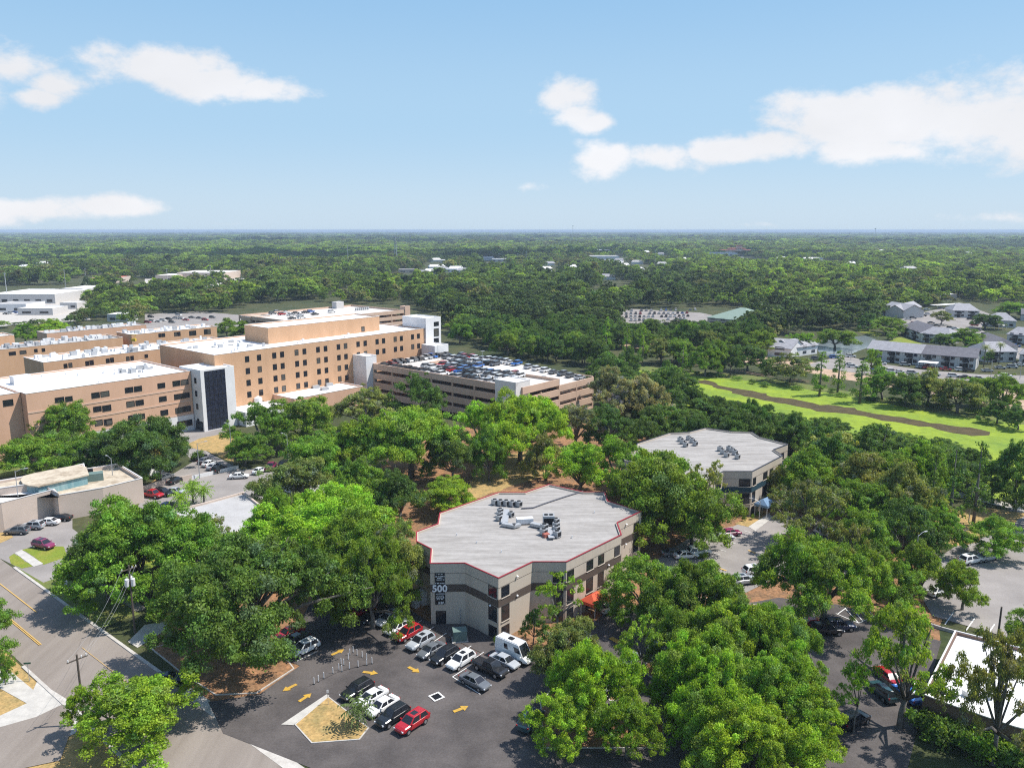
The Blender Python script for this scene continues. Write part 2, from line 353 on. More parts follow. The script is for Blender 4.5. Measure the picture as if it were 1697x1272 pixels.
# far side verge, pavement, drive
struct('grass_verge', [W(-157, 46.0), W(-121, 46.0), W(-121, 52.0), W(-157, 52.0)], Z2, verge)
struct('shade_lawn', densify([W(-158, 53.6), W(-128, 53.6), W(-128, 62), W(-150, 70), W(-165, 62)], .2, 5), Z2, lawn)
struct('sidewalk', [W(-157, 52.0), W(-122, 52.0), W(-122, 53.6), W(-157, 53.6)], Z3, asphalt_old)
struct('side_drive', pxs([(-80, 905), (20, 895), (95, 860), (115, 872), (160, 905), (200, 880), (240, 900), (150, 935), (100, 955), (72, 965), (20, 935), (0, 925)]), Z2, asphalt_old)
struct('drive', pxs([(212, 1063), (240, 1035), (275, 1030), (278, 1042), (228, 1073)]), Z3, concrete)
struct('lawn', densify(pxs([(36, 911), (62, 905), (105, 905), (112, 922), (72, 936), (56, 922)]), .1, 3, 1), Z3, lawn)
struct('lawn', densify(pxs([(16, 922), (24, 917), (54, 938), (36, 942), (18, 934)]), .1, 4, 1), Z3, lawn)
struct('sidewalk', pxs([(24, 916), (36, 911), (72, 934), (56, 939)]), Z4, conc_white)
struct('dry_verge', pxs([(-40, 880), (10, 875), (22, 890), (0, 900), (-40, 900)]), Z3, drygrass)
struct('parking_lot', pxs([(-60, 880), (0, 870), (90, 850), (120, 845), (120, 875), (20, 895), (-60, 905)]), Z1, asphalt_old)
# lot between the low clinic and the hospital
struct('parking_lot', pxs([(225, 842), (262, 800), (320, 765), (300, 742), (298, 716), (368, 704), (372, 716), (330, 740), (350, 752), (400, 778), (530, 765), (560, 800), (420, 830), (330, 838), (300, 850)]), Z2, asphalt_old)
struct('dry_lawn', densify(pxs([(305, 740), (330, 727), (385, 715), (400, 735), (385, 765), (345, 748)]), .4, 6), Z3, drygrass)
struct('dry_lawn', densify(pxs([(330, 703), (370, 695), (385, 700), (370, 706), (340, 708)]), .4, 6), Z3, drygrass)
struct('dry_verge', densify(pxs([(225, 815), (262, 792), (262, 800), (235, 822)]), .2, 6), Z3, drygrass)
struct('hospital_lawn', densify(pxs([(-60, 720), (200, 715), (290, 735), (240, 760), (0, 790), (-60, 790)]), .6, 8, 4), Z1, verge)
struct('hospital_lane', pxs([(-60, 745), (60, 742), (180, 748), (240, 762), (240, 770), (150, 758), (60, 756), (-60, 762)]), Z3, asphalt_old)
# office lot
struct('parking_lot', pxs([(345, 1163), (430, 1150), (497, 1103), (462, 1088), (520, 990), (548, 955), (560, 930), (600, 950), (640, 988), (700, 1034), (745, 1057), (815, 1091), (862, 1100), (905, 1090), (960, 1050), (1010, 1010), (1080, 1000), (1180, 1010), (1290, 990), (1400, 1003), (1470, 1040), (1560, 1062), (1535, 1150), (1500, 1290), (560, 1290), (370, 1215)]), Z3, asphalt)
struct('service_yard', pxs([(640, 985), (712, 1031), (770, 1034), (826, 1058), (862, 1098), (815, 1090), (745, 1056), (700, 1033)]), Z4, asphalt)
struct('parking_lot', pxs([(1085, 930), (1150, 885), (1215, 872), (1240, 862), (1300, 850), (1420, 870), (1470, 940), (1420, 965), (1300, 950), (1230, 985), (1120, 960)]), Z3, asphalt_old)
struct('parking_lot', pxs([(1535, 905), (1560, 920), (1640, 870), (1700, 825), (1850, 860), (1850, 1120), (1690, 1062), (1545, 1020), (1525, 985)]), Z3, asphalt_old)
struct('dry_lawn', densify(pxs([(1590, 845), (1612, 838), (1700, 850), (1680, 870), (1600, 905), (1560, 900)]), .4, 9), Z4, drygrass)
struct('dry_lawn', densify(pxs([(1390, 1002), (1420, 998), (1520, 1018), (1545, 1030), (1520, 1030), (1440, 1012)]), .2, 9), Z4, drygrass)
struct('footpath', pxs([(1560, 818), (1610, 828), (1690, 846), (1760, 862), (1760, 854), (1690, 838), (1610, 820), (1565, 811)]), Z5, concrete)
struct('entry_walk', pxs([(1240, 873), (1252, 880), (1280, 858), (1275, 850)]), Z5, conc_white)
struct('planting_bed', densify(pxs([(1218, 868), (1240, 873), (1280, 850), (1262, 846)]), .1, 3, 1), Z4, drygrass)
# creek, covered with algae, and its open brown channel
struct('creek', densify(pxs([(985, 601), (1040, 606), (1105, 619), (1255, 630), (1404, 655), (1573, 687), (1697, 702), (1900, 735), (1900, 880), (1697, 835), (1632, 822), (1640, 790), (1646, 765), (1625, 760), (1540, 756), (1440, 736), (1330, 716), (1200, 690), (1105, 662), (1000, 628)]), .5, 11, 3), Z1, algae)
struct('water', densify(pxs([(1148, 631), (1172, 629), (1198, 640), (1252, 648), (1282, 657), (1312, 660), (1358, 670), (1415, 676), (1440, 684), (1500, 692), (1545, 700), (1610, 709), (1648, 717), (1630, 723), (1598, 720), (1560, 712), (1520, 705), (1465, 697), (1430, 689), (1355, 681), (1318, 672), (1275, 666), (1225, 654), (1170, 637)]), 1.1, 12, 2.5), Z2, mudwater)
struct('creek_bank', densify(pxs([(985, 596), (1040, 600), (1105, 612), (1255, 623), (1404, 648), (1573, 679), (1697, 692), (1900, 722), (1900, 738), (1697, 703), (1573, 688), (1404, 656), (1255, 631), (1105, 620), (985, 602)]), .5, 13, 4), Z2, verge)
struct('bank_path', densify(pxs([(1010, 572), (1100, 582), (1250, 602), (1420, 632), (1560, 655), (1697, 680), (1900, 712), (1900, 690), (1697, 650), (1560, 628), (1420, 612), (1250, 584), (1100, 568)]), .6, 14, 4), Z1, tan_m)
struct('lane', pxs([(1330, 606), (1400, 588), (1440, 600), (1530, 613), (1620, 620), (1700, 622), (1900, 640), (1900, 660), (1697, 636), (1560, 628), (1420, 618)]), Z3, asphalt_old)
struct('pond', densify(pxs([(1350, 566), (1400, 560), (1435, 556), (1452, 562), (1440, 575), (1400, 590), (1360, 590)]), .3, 15, 3), Z3, pond_m)
struct('lane', pxs([(1490, 530), (1540, 515), (1600, 505), (1640, 520), (1625, 545), (1660, 570), (1760, 590), (1760, 610), (1640, 585), (1600, 552), (1540, 540), (1500, 540)]), Z3, asphalt_old)
struct('lawn', densify(pxs([(1412, 546), (1425, 542), (1462, 553), (1455, 558), (1432, 552)]), .3, 16, 3), Z4, lawn)
struct('lawn', densify(pxs([(1470, 566), (1490, 558), (1530, 570), (1500, 572)]), .3, 17, 3), Z4, lawn)
struct('parking_lot', pxs([(1012, 518), (1050, 512), (1160, 518), (1180, 522), (1170, 538), (1110, 540), (1040, 535)]), Z3, asphalt_old)
struct('parking_lot', pxs([(240, 520), (330, 516), (420, 524), (420, 545), (240, 545)]), Z3, asphalt_old)
struct('parking_lot', pxs([(240, 462), (420, 458), (420, 474), (240, 480)]), Z3, concrete)
struct('parking_lot', pxs([(-60, 500), (140, 488), (150, 530), (-60, 545)]), Z3, concrete)
# islands with a raised kerb
def island(pts, m, h=0.14):
    tag(MB().ring(pts, 0, h, 0, 0.16).obj('kerb', concrete), kind='structure')
    struct('planting_bed', offset(pts, -0.15), h - .02, m)
island(densify(pxs([(357, 1152), (425, 1149), (488, 1108), (478, 1095), (440, 1078), (360, 1060), (300, 1060), (250, 1075), (300, 1115)]), 0, 1, 3), litter)
island(pxs([(488, 1201), (544, 1154), (575, 1178), (612, 1206), (596, 1226), (516, 1232)]), drygrass)
struct('entry_kerb', pxs([(466, 1201), (541, 1151), (546, 1153), (486, 1202)]), Z6, conc_white)
island(pxs([(1060, 1110), (1075, 1095), (1110, 1105), (1115, 1122), (1090, 1130)]), litter)
island(pxs([(1000, 1145), (1020, 1135), (1045, 1145), (1040, 1160), (1010, 1162)]), litter)
island(pxs([(895, 1165), (915, 1140), (960, 1175), (1100, 1190), (1100, 1240), (900, 1240)]), litter)
island(pxs([(1130, 1100), (1220, 1090), (1330, 1130), (1300, 1200), (1180, 1240)]), litter)
island(pxs([(1040, 1010), (1120, 985), (1240, 1000), (1330, 1015), (1300, 1040), (1180, 1040), (1080, 1030)]), litter)
# painted markings
def strip(a, b, w, m, name='lane_marking', z=Z6):
    a, b = Vector(a[:2]), Vector(b[:2]); d = (b - a).normalized() * w / 2; nrm = Vector((-d.y, d.x))
    tag(MB().sheet([(a + nrm)[:], (b + nrm)[:], (b - nrm)[:], (a - nrm)[:]], lay(z)).obj(name, m), kind='structure')
for dv in (-.12, .12): strip(W(-700, 38.0 + dv), W(-122.5, 38.0 + dv), .14, paint_yf)
for dv in (0,): strip(W(-700, 41.6), W(-134, 41.6), .16, paint_yf)
strip(W(-117, 41.6), W(-90, 41.6), .07, paint_yf)
def arrow(x, y, x2, y2, L=2.2):
    a = Vector(at(x, y)); d = (Vector(at(x2, y2)) - a).normalized(); nn = Vector((-d.y, d.x))
    pr = [(-.5, -.17), (.08, -.17), (.08, -.42), (.5, 0), (.08, .42), (.08, .17), (-.5, .17)]
    tag(MB().sheet([(a + d * L * p + nn * 1.5 * q)[:] for p, q in pr], lay(Z6)).obj('arrow_marking', paint_y), kind='structure')
for q in ((614, 1115, 640, 1118), (686, 1110, 700, 1117), (506, 1156, 530, 1140), (480, 1140, 460, 1150), (764, 1175, 790, 1165), (560, 1081, 580, 1072), ): arrow(*q)
# white stall lines
def stall(x, y, x2, y2, w=.11): strip(at(x, y), at(x2, y2), w, paint_w, 'stall_line')
for i in range(9):
    x, y = 618 + i * 20.5, 1034 + i * 10.6
    if i < 8: stall(x, y, x + 40, y - 27)
for q in ((492, 1096, 526, 1080), (750, 1122, 796, 1151), (750, 1122, 785, 1100), (551, 1001, 578, 1017), (578, 1017, 592, 1010), (596, 1026, 612, 1018)): stall(*q)
for i in range(7): stall(1183 + i * 5.2 * 1.6, 917 - i * 6.2, 1194 + i * 5.2 * 1.6, 920 - i * 6.2)
for q in ((1385, 1017, 1423, 1033), (1400, 1008, 1423, 1033), (1412, 1009, 1430, 1030), (1424, 1010, 1440, 1027), (1440, 1012, 1448, 1022), (1423, 1033, 1452, 1020), (1403, 1007, 1388, 1018)): stall(*q, w=.13)
for q in ((1601, 1045, 1615, 1025), (1635, 1054, 1648, 1035), (1668, 1065, 1681, 1045), (1566, 1035, 1580, 1015)): stall(*q, w=.16)
strip(at(1012, 1057), at(1036, 1071), .9, paint_y, 'kerb_paint')
for q in ((1150, 938, 1160, 934), (1192, 942, 1204, 946), (1240, 912, 1252, 917)): strip(at(*q[:2]), at(*q[2:]), .35, paint_yf)
# ------------------------------------------------------------------ buildings
def window(parent, a, b, z0, z1, fm=frame_d, gm=None, name='window', mull=1, depth_=.06):
    """a -> b run along the wall with the outside on the right hand side"""
    gm = gm or (blind if len(bpy.data.objects) % 5 == 0 else glass)
    a, b = Vector(a[:2]), Vector(b[:2]); d = (b - a); Lw = d.length; d.normalize(); nr = Vector((d.y, -d.x))
    ang = math.atan2(d.y, d.x); m = MB(); fw = min(.11, Lw * .07)
    def bar(s0, s1, h0, h1, t=depth_):
        c = a + d * (s0 + s1) / 2 + nr * (t / 2 - .02); m.box((c.x, c.y, h0), (s1 - s0, t, h1 - h0), ang)
    bar(0, fw, z0, z1); bar(Lw - fw, Lw, z0, z1); bar(fw, Lw - fw, z0, z0 + fw); bar(fw, Lw - fw, z1 - fw, z1)
    for k in range(mull): bar(fw, Lw - fw, z0 + (z1 - z0) * (k + 1) / (mull + 1) - .03, z0 + (z1 - z0) * (k + 1) / (mull + 1) + .03, depth_ * .8)
    f = m.obj(name, fm, parent)
    p0, p1 = a + nr * .012, b + nr * .012
    g_ = MB().add([(p0.x, p0.y, z0), (p1.x, p1.y, z0), (p1.x, p1.y, z1), (p0.x, p0.y, z1)], [(0, 1, 2, 3)])
    g_.obj('pane', gm, f); return f
def sill(parent, a, b, z, m):
    a, b = Vector(a[:2]), Vector(b[:2]); d = (b - a).normalized(); nr = Vector((d.y, -d.x)); c = (a + b) / 2 + nr * .06
    return MB().box((c.x, c.y, z - .1), ((b - a).length + .2, .16, .1), math.atan2(d.y, d.x)).obj('sill', m, parent)
def shell(root, pts, z0, z1, wm, rm, cm=None, par=.35, cw=.35, name='wall', ch=.12):
    """walls, a sunk roof deck and the coping along the parapet"""
    if area2(pts) < 0: pts = pts[::-1]
    w = MB().prism(pts, z0, z1, False).obj(name, wm, root)
    MB().sheet(offset(pts, -cw * .8), z1 - par).obj('roof', rm, root)
    MB().ring(pts, z1 - par, z1, -.004, cw).obj('parapet', wm, root)
    if cm: MB().ring(pts, z1 + .004, z1 + ch, .06, .14).obj('coping', cm, root)
    return pts
def lerp(a, b, t): return (a[0] + (b[0] - a[0]) * t, a[1] + (b[1] - a[1]) * t)
def band(root, pts, z0, z1, m, t=.05):
    if area2(pts) < 0: pts = pts[::-1]
    return MB().ring(pts, z0, z1, t, .01).obj('wall_band', m, root)

ZR = 10.0
P500 = pxs([(712.5, 933.7), (770, 933), (826, 958), (882.5, 931), (938.6, 931), (1030, 886), (1023, 866), (1063, 847), (1007, 830), (1002, 815), (967, 815), (910, 802.5), (870, 816), (826, 816), (728.7, 850), (725.5, 868), (690, 881), (690, 897), (714.5, 909.5)], ZR)
R1, R2, R3 = (6.65, 8.35), (2.85, 5.3), (.15, 2.05)
def office(name, pts, label, bandm, copm, roofm, wins, gl=glass):
    root = empty(name, (sum(p[0] for p in pts) / len(pts), sum(p[1] for p in pts) / len(pts), 0))
    tag(root, label, 'office building')
    loc = [(p[0] - root.location.x, p[1] - root.location.y) for p in pts]
    shell(root, loc, 0, ZR, wall500, roofm, copm, par=.3, cw=.3)
    band(root, loc, 5.4, 6.62, bandm); band(root, loc, 8.42, 8.47, band500, .02)
    for i, t0, t1, rows in wins:
        a, b = loc[i], loc[(i + 1) % len(loc)]
        for r in rows:
            z0, z1 = (R1, R2, R3)[r]
            w = window(root, lerp(a, b, t0), lerp(a, b, t1), z0, z1, gm=gl)
            if r < 2: sill(w, lerp(a, b, t0), lerp(a, b, t1), z0, wall500).name = 'sill'
    return root, loc
ALLR = (0, 1, 2)
b500, L500 = office('office_building', P500, 'beige three storey office block with brown band, red roof edge and 500 sign', band500, coping_red, roof500,
    [(1, .71, .955, ALLR), (2, .08, .31, ALLR), (3, .6, .92, ALLR), (4, .015, .13, ALLR), (4, .35, .47, ALLR), (4, .56, .67, ALLR), (4, .865, .97, ALLR), (6, .68, .9, ALLR)])
# sign boards on the front facet: tenant boards with illegible lines of lettering and the number 500
a, b = L500[0], L500[1]
def facet(a, b):
    d = Vector((b[0] - a[0], b[1] - a[1])); Lf = d.length; d.normalize(); return Vector(a), d, Vector((d.y, -d.x)), Lf
o_, d_, n_, Lf = facet(a, b)
def board(s0, s1, z0, z1, m, name, parent, t=.12, off=0.0):
    c = o_ + d_ * (s0 + s1) / 2 + n_ * (t / 2 + off); return MB().box((c.x, c.y, z0), (s1 - s0, t, z1 - z0), math.atan2(d_.y, d_.x)).obj(name, m, parent)
def lines(s0, s1, rows, parent, seed):
    rnd = random.Random(seed)
    for z, h, f0, f1 in rows:
        m = MB()
        s = s0 + (s1 - s0) * f0; e = s0 + (s1 - s0) * f1
        while s < e:
            w = rnd.uniform(.06, .13); c = o_ + d_ * (s + w / 2) + n_ * .135; m.box((c.x, c.y, z - h / 2 + rnd.uniform(-.01, .01)), (w, .02, h * rnd.uniform(.7, 1)), math.atan2(d_.y, d_.x)); s += w + rnd.choice((.04, .04, .05, .14))
        m.obj('lettering', white_p, parent)
s0, s1 = Lf * .13, Lf * .42
up = board(s0, s1, 6.55, 8.5, black_m, 'tenant_board', b500); lines(s0, s1, [(8.35, .13, .2, .85), (7.98, .2, .08, .92), (7.72, .16, .25, .75), (7.45, .15, .12, .9), (6.88, .2, .06, .94)], up, 3)
dn = board(s0, s1, 3.35, 5.4, black_m, 'tenant_board', b500); lines(s0, s1, [(5.15, .16, .1, .9), (4.8, .13, .15, .85), (4.5, .2, .12, .9), (4.25, .16, .2, .8), (3.72, .3, .35, .8), (3.5, .12, .3, .9)], dn, 4)
nb = board(Lf * .06, Lf * .48, 5.42, 6.52, glass_b, 'number_board', b500, .16)
def text3d(body, size, m, parent, pos, d, nrm, ext=.04, name='number'):
    cu = bpy.data.curves.new(name, 'FONT'); cu.body = body; cu.size = size; cu.extrude = ext; cu.align_x = 'CENTER'; cu.align_y = 'CENTER'; cu.offset = .03 * size; cu.space_character = 1.05
    o = bpy.data.objects.new(name, cu); C.objects.link(o); o.data.materials.append(m); o.parent = parent
    rot = Matrix((d.to_3d(), Vector((0, 0, 1)), nrm.to_3d())).transposed().to_4x4(); rot.translation = Vector(pos); 
    bpy.context.view_layer.update(); me = bpy.data.meshes.new_from_object(o.evaluated_get(bpy.context.evaluated_depsgraph_get())); q = bpy.data.objects.new(name, me); C.objects.link(q); q.parent = parent; q.matrix_local = rot
    bpy.data.objects.remove(o); return q
c = o_ + d_ * Lf * .27 + n_ * .19
text3d('500', 1.5, white_p, b500, (c.x, c.y, 5.97), d_, n_)
door = board(Lf * .14, Lf * .44, .0, 2.25, frame_d, 'door', b500, .05); MB().box((*(o_ + d_ * Lf * .29 + n_ * .06), .1), (Lf * .27, .02, 2.0), math.atan2(d_.y, d_.x)).obj('pane', glass, door)
# round wall lamps
for i, t, z in ((2, .52, 9.0), (2, .52, 5.9), (4, .75, 5.9), (6, .35, 9.0), (6, .35, 5.3), (1, .78, 5.2)):
    oo, dd, nn, ll = facet(L500[i], L500[i + 1]); c = oo + dd * ll * t + nn * .16
    MB().tube([(c.x, c.y, z - .13), (c.x, c.y, z), (c.x, c.y, z + .13)], [.08, .2, .1], 8).obj('wall_lamp', white_p, b500)
oo, dd, nn, ll = facet(L500[0], L500[1])
c = oo + dd * ll * .86 + nn * .12; MB().tube([(c.x, c.y, .1), (c.x, c.y, 2.6), (c.x - .2, c.y, 2.6)], .05, 6).obj('conduit', metal_g, b500)
# expansion joint across the roof and small vents
j = MB(); jp = [at3(x, y, ZR - .15) for x, y in ((864, 842), (883, 841), (905, 833), (935, 823), (966, 813.5))]
jl = [(p[0] - b500.location.x, p[1] - b500.location.y, p[2]) for p in jp]
j.tube(jl, .14, 4); j.obj('roof_joint', coping_dk, b500)
for x, y in ((831, 915), (928, 864), (948, 891), (757, 887), (985, 850), (790, 900)):
    p = at(x, y, ZR - .3); MB().tube([(p[0] - b500.location.x, p[1] - b500.location.y, ZR - .3), (p[0] - b500.location.x, p[1] - b500.location.y, ZR + .15)], .09, 6).obj('vent_pipe', metal_l, b500)

P600 = pxs([(1085, 783), (1122, 783), (1160, 800), (1199, 781), (1247, 781), (1297, 755), (1282, 745), (1306, 736), (1258.6, 724), (1246, 716), (1212, 715), (1170, 709), (1142, 716), (1110, 717.5), (1056, 735), (1054, 746), (1030, 753), (1035, 764), (1068, 768)], ZR)
b600, L600 = office('office_building', P600, 'beige three storey office block with dark teal band and navy roof edge beyond the oaks', bandteal, coping_dk, roof500,
    [(3, .55, .95, ALLR), (4, .03, .13, ALLR), (4, .36, .5, ALLR), (4, .57, .69, ALLR), (4, .86, .98, ALLR), (6, .5, .75, ALLR), (2, .7, .92, ALLR), (1, .1, .3, ALLR)])
# entrance canopies
def canopy(name, label, c, rot, m, w=4.2, d=3.0, h=2.9):
    root = empty(name, (*c, 0), rot); tag(root, label, 'canopy')
    mb = MB(); v = [(-w / 2, -d / 2, h), (w / 2, -d / 2, h), (w / 2, d / 2, h), (-w / 2, d / 2, h), (-w / 4, 0, h + 1.0), (w / 4, 0, h + 1.0)]
    mb.add(v, [(0, 1, 5, 4), (1, 2, 5), (2, 3, 4, 5), (3, 0, 4)]); mb.add([(p[0], p[1], p[2] - .5 if i < 4 else 0) for i, p in enumerate(v[:4])] + v[:4], [(0, 1, 5, 4), (1, 2, 6, 5), (2, 3, 7, 6), (3, 0, 4, 7)])
    mb.obj('canvas', m, root)
    for sx in (-1, 1):
        for sy in (-1, 1): MB().tube([(sx * (w / 2 - .15), sy * (d / 2 - .15), 0), (sx * (w / 2 - .15), sy * (d / 2 - .15), h)], .06, 6).obj('post', metal_l, root)
canopy('entrance_canopy', 'orange red canvas canopy at the entrance of the red edged office block', at(987, 988, 3.2), R(48), redm)
canopy('entrance_canopy', 'blue canvas canopy at the entrance of the teal banded office block', at(1268, 830, 3.2), R(48), bluem, 4, 3)

# roof machines: each condenser is a thing
def condenser(w, d, h, m=metal_g):
    root = empty('condenser_unit'); MB().box((0, 0, .12), (w, d, h)).obj('casing', m, root)
    MB().box((0, 0, 0), (w * .9, d * .9, .12)).obj('base', black_m, root)
    for s in ((-.22, .22) if w > 1.6 else (0,)):
        MB().tube([(s * w, 0, h + .12), (s * w, 0, h + .2)], min(w * (.2 if w > 1.6 else .38), d * .38), 12).obj('fan_guard', black_m, root)
    for sy in (-1, 1): MB().box((0, sy * (d / 2 + .005), .25), (w * .85, .02, h * .7))  .obj('grille', black_m, root)
    return root, list(root.children)
cond_s, kid_s = condenser(.95, .95, .95); cond_l, kid_l = condenser(2.0, 1.6, 1.7)
first = {'s': True, 'l': True}
def put_cond(kind, x, y, z, rz, label, group, sc=1.0):
    src, kids = (cond_s, kid_s) if kind == 's' else (cond_l, kid_l)
    if first[kind]: first[kind] = False; r_ = src; r_.location = at3(x, y, z); r_.rotation_euler = (0, 0, rz)
    else: r_, _ = dup(src, kids, at3(x, y, z), rz)
    r_.scale = (sc, sc, sc); tag(r_, label, 'air conditioner', group)
G1 = 'condensers on the roof of the 500 building'
ZD = ZR - .29
for x, y, l in ((820, 836, 'first'), (829.5, 837, 'second'), (839, 837.5, 'third'), (849, 838.5, 'fourth'), (860, 839, 'last')):
    put_cond('s', x, y, ZD, R(48), f'{l} small condenser in the row beside the roof joint of the 500 building', G1)
for x, y, l in ((829, 850, 'upper'), (828, 856, 'middle'), (827, 862, 'lower'), (847, 856, 'lone')):
    put_cond('s', x, y, ZD, R(48), f'{l} small condenser by the metal roof walkway of the red edged office', G1, .9)
put_cond('l', 909, 869, ZD, R(0), 'tall twin fan condenser on the office roof, biggest of its cluster', G1)
for x, y, l in ((902, 878, 'inner'), (901, 886, 'outer')): put_cond('s', x, y, ZD, R(48), f'{l} shaded condenser between roof walkway and tall twin fan unit', G1, 1.05)
for k, (x, y, l) in enumerate(((921, 868, 'first'), (921.5, 875, 'second'), (922, 881, 'third'), (923, 890, 'fourth, largest'))):
    put_cond('s', x, y, ZD, R(48), f'{l} condenser in the file along the walkway end on the 500 roof', G1, 1.0 + .12 * (k == 3))
tag(MB().box((0, 0, 0), (1.0, .9, .6), .5).obj('roof_hatch', rust), 'small rusty red box on the office roof beside the condensers', 'roof hatch').location = at3(905, 889, ZD)
du = empty('roof_duct', at3(868, 870, ZD)); tag(du, 'pale metal duct and walkway running between the two condenser clusters on the 500 roof', 'duct')
def rel(x, y, z=.25): p = at(x, y, ZD); return (p[0] - du.location.x, p[1] - du.location.y, z)
m_ = MB()
def run(pts, w, h, mat_, nm, par, z=.2):
    mm = MB()
    for p, q in zip(pts, pts[1:]):
        p, q = Vector(p), Vector(q); dd = q - p; c = (p + q) / 2; mm.box((c.x, c.y, z), (dd.length + w * .5, w, h), math.atan2(dd.y, dd.x))
    return mm.obj(nm, mat_, par)
run([rel(838, 848), rel(836, 868)], 1.3, .12, metal_g, 'walkway', du, .35)
run([rel(834, 872), rel(852, 875), rel(860, 873)], .8, .45, metal_g, 'duct', du)
run([rel(859, 868), rel(880, 867)], 1.3, .9, white_wall, 'plenum', du)
run([rel(882, 872), rel(896, 875)], .9, .5, metal_g, 'duct', du, .22)
run([rel(909, 878), rel(914, 894)], 1.0, .12, metal_g, 'walkway', du, .36)
G2 = 'condensers on the roof of the teal banded office'
for k, (x, y) in enumerate(((1127, 731), (1131, 735), (1136, 740), (1141, 729), (1147, 733), (1152, 738))):
    put_cond('s', x, y, ZD, R(48), f'{("first", "second", "third", "fourth", "fifth", "sixth")[k]} condenser in the double file near the far roof edge of the teal banded office', G2)
for k, (x, y) in enumerate(((1193, 747), (1198, 752), (1204, 757), (1208, 746), (1213, 749), (1218, 753), (1222, 760))):
    put_cond('s', x, y, ZD, R(48), f'{("first", "second", "third", "fourth", "fifth", "sixth", "seventh")[k]} condenser in the bigger cluster amid the roof of the teal banded office', G2)

# ---- transformer cabinet by the 500 building
tr = empty('transformer_cabinet', at3(762, 1060), R(10)); tag(tr, 'green grey transformer cabinet on the shaded yard by the 500 building', 'transformer')
MB().box((0, 0, .15), (2.0, 1.5, 1.5)).obj('cabinet', boxgreen, tr); MB().box((0, 0, 0), (2.4, 1.9, .15)).obj('base', concrete, tr); MB().box((0, 0, 1.65), (2.1, 1.6, .1)).obj('lid', boxgreen, tr)
MB().box((0, -.76, .3), (1.7, .03, 1.2)).obj('door', boxgreen, tr)
# white utility boxes beside the left wing
for (x, y, w, h, l) in ((689, 1005, 1.0, 2.0, 'pale utility cabinet leaning by the shaded wall of the 500 building'), (699, 1000, 1.7, 2.2, 'wider pale utility cabinet next to the shaded wall of the 500 building')):
    r_ = empty('utility_cabinet', at3(x, y), R(-44)); tag(r_, l, 'cabinet'); MB().box((0, 0, 0), (w, .9, h)).obj('cabinet', white_wall, r_); MB().box((0, -.46, .15), (w * .85, .03, h * .8)).obj('door', metal_l, r_)

# ---- the parking garage
GU0, GU1, GV0, GV1, GVM = -220.0, -150.3, 184.2, 222.5, 203.0
gar = empty('parking_garage', (*W(-185, 203), 0)); tag(gar, 'tan open sided parking garage with a roof deck full of cars', 'parking garage')
GX, GY = gar.location.x, gar.location.y
def gl_(u, v): p = W(u, v); return (p[0] - GX, p[1] - GY)
def gbox(mb, u0, u1, v0, v1, z0, z1): mb.prism([gl_(u0, v0), gl_(u1, v0), gl_(u1, v1), gl_(u0, v1)], z0, z1, True, True)
zt = 12.95
for k in range(4):                                             # spandrels, one course per level
    z1 = zt - k * 3.35; z0 = max(0, z1 - 2.15); m = MB()
    gbox(m, GU0, GU1 - .3, GV0, GV0 + .3, z0, z1)
    gbox(m, GU0, GU0 + .3, GV0 + .3, GV1, z0, z1); gbox(m, GU0 + .3, GU1 - .3, GV1 - .3, GV1, z0, z1 - (1.8 if k == 0 else 0))
    gbox(m, GU1 - .3, GU1, GV0, GVM, z0, z1); gbox(m, GU1 - .32, GU1, GVM, GV1, max(0, z0 - 2.1), max(.3, z1 - 2.1))
    m.obj('spandrel', garage_m, gar)
    if k: m = MB(); gbox(m, GU0 + .3, GU1 - .33, GV0 + .3, GV1 - .3, z1 - 1.6, z1 - 1.2); m.obj('floor_slab', garage_m, gar)
m = MB(); gbox(m, GU0 + .3, GU1 - .3, GV0 + .3, GVM, 11.6, 12.0); d0 = gbox(m, GU0 + .3, -187, GVM, GV1 - .3, 11.6, 11.98); m.obj('roof_deck', deck_m, gar)
m = MB(); q = [gl_(-187, GVM + .02), gl_(GU1 - .33, GVM + .02), gl_(GU1 - .33, GV1 - .32), gl_(-187, GV1 - .32)]
m.add([(*q[0], 12), (*q[1], 9.9), (*q[2], 9.9), (*q[3], 12)], [(0, 1, 2, 3)]); m.obj('ramp', deck_m, gar)
m = MB(); gbox(m, -181, GU1, GVM - .3, GVM, 9.5, 13.0); gbox(m, -186, -181.2, GVM - .3, GVM, 12.0, 13.0); m.obj('ramp_wall', garage_m, gar)
m = MB(); gbox(m, -206, -203, 199, 199.5, 12, 13.1); gbox(m, -206, -205.5, 199.5, 206, 12, 13.1); m.obj('stair_wall', garage_m, gar)
for i in range(8):
    m = MB(); u = GU0 + .2 + i * (GU1 - GU0 - .9) / 7; gbox(m, u, u + .5, GV0 - .05, GV0 + .35, 0, zt - .9); m.obj('column', garage_m, gar)
for i in range(1, 5):
    m = MB(); v = GV0 + i * (GV1 - GV0) / 4 - .6; gbox(m, GU1 - .4, GU1 + .04, v, v + .5, 0, 10.0); m.obj('column', garage_m, gar)
for u0, u1, v0, v1, z1, mm, nm in ((-227.5, -219.9, 181.2, 186, 15.6, white_wall, 'stair_tower'), (-159.2, -150.9, 181.6, 188.5, 14.6, stain_wall, 'stair_tower')):
    m = MB(); gbox(m, u0, u1, v0, v1, 0, z1); tw = m.obj(nm, mm, gar)
    m = MB(); m.ring([gl_(u0, v0), gl_(u1, v0), gl_(u1, v1), gl_(u0, v1)], z1 + .005, z1 + .25, .05, .3); m.obj('coping', white_wall, tw)
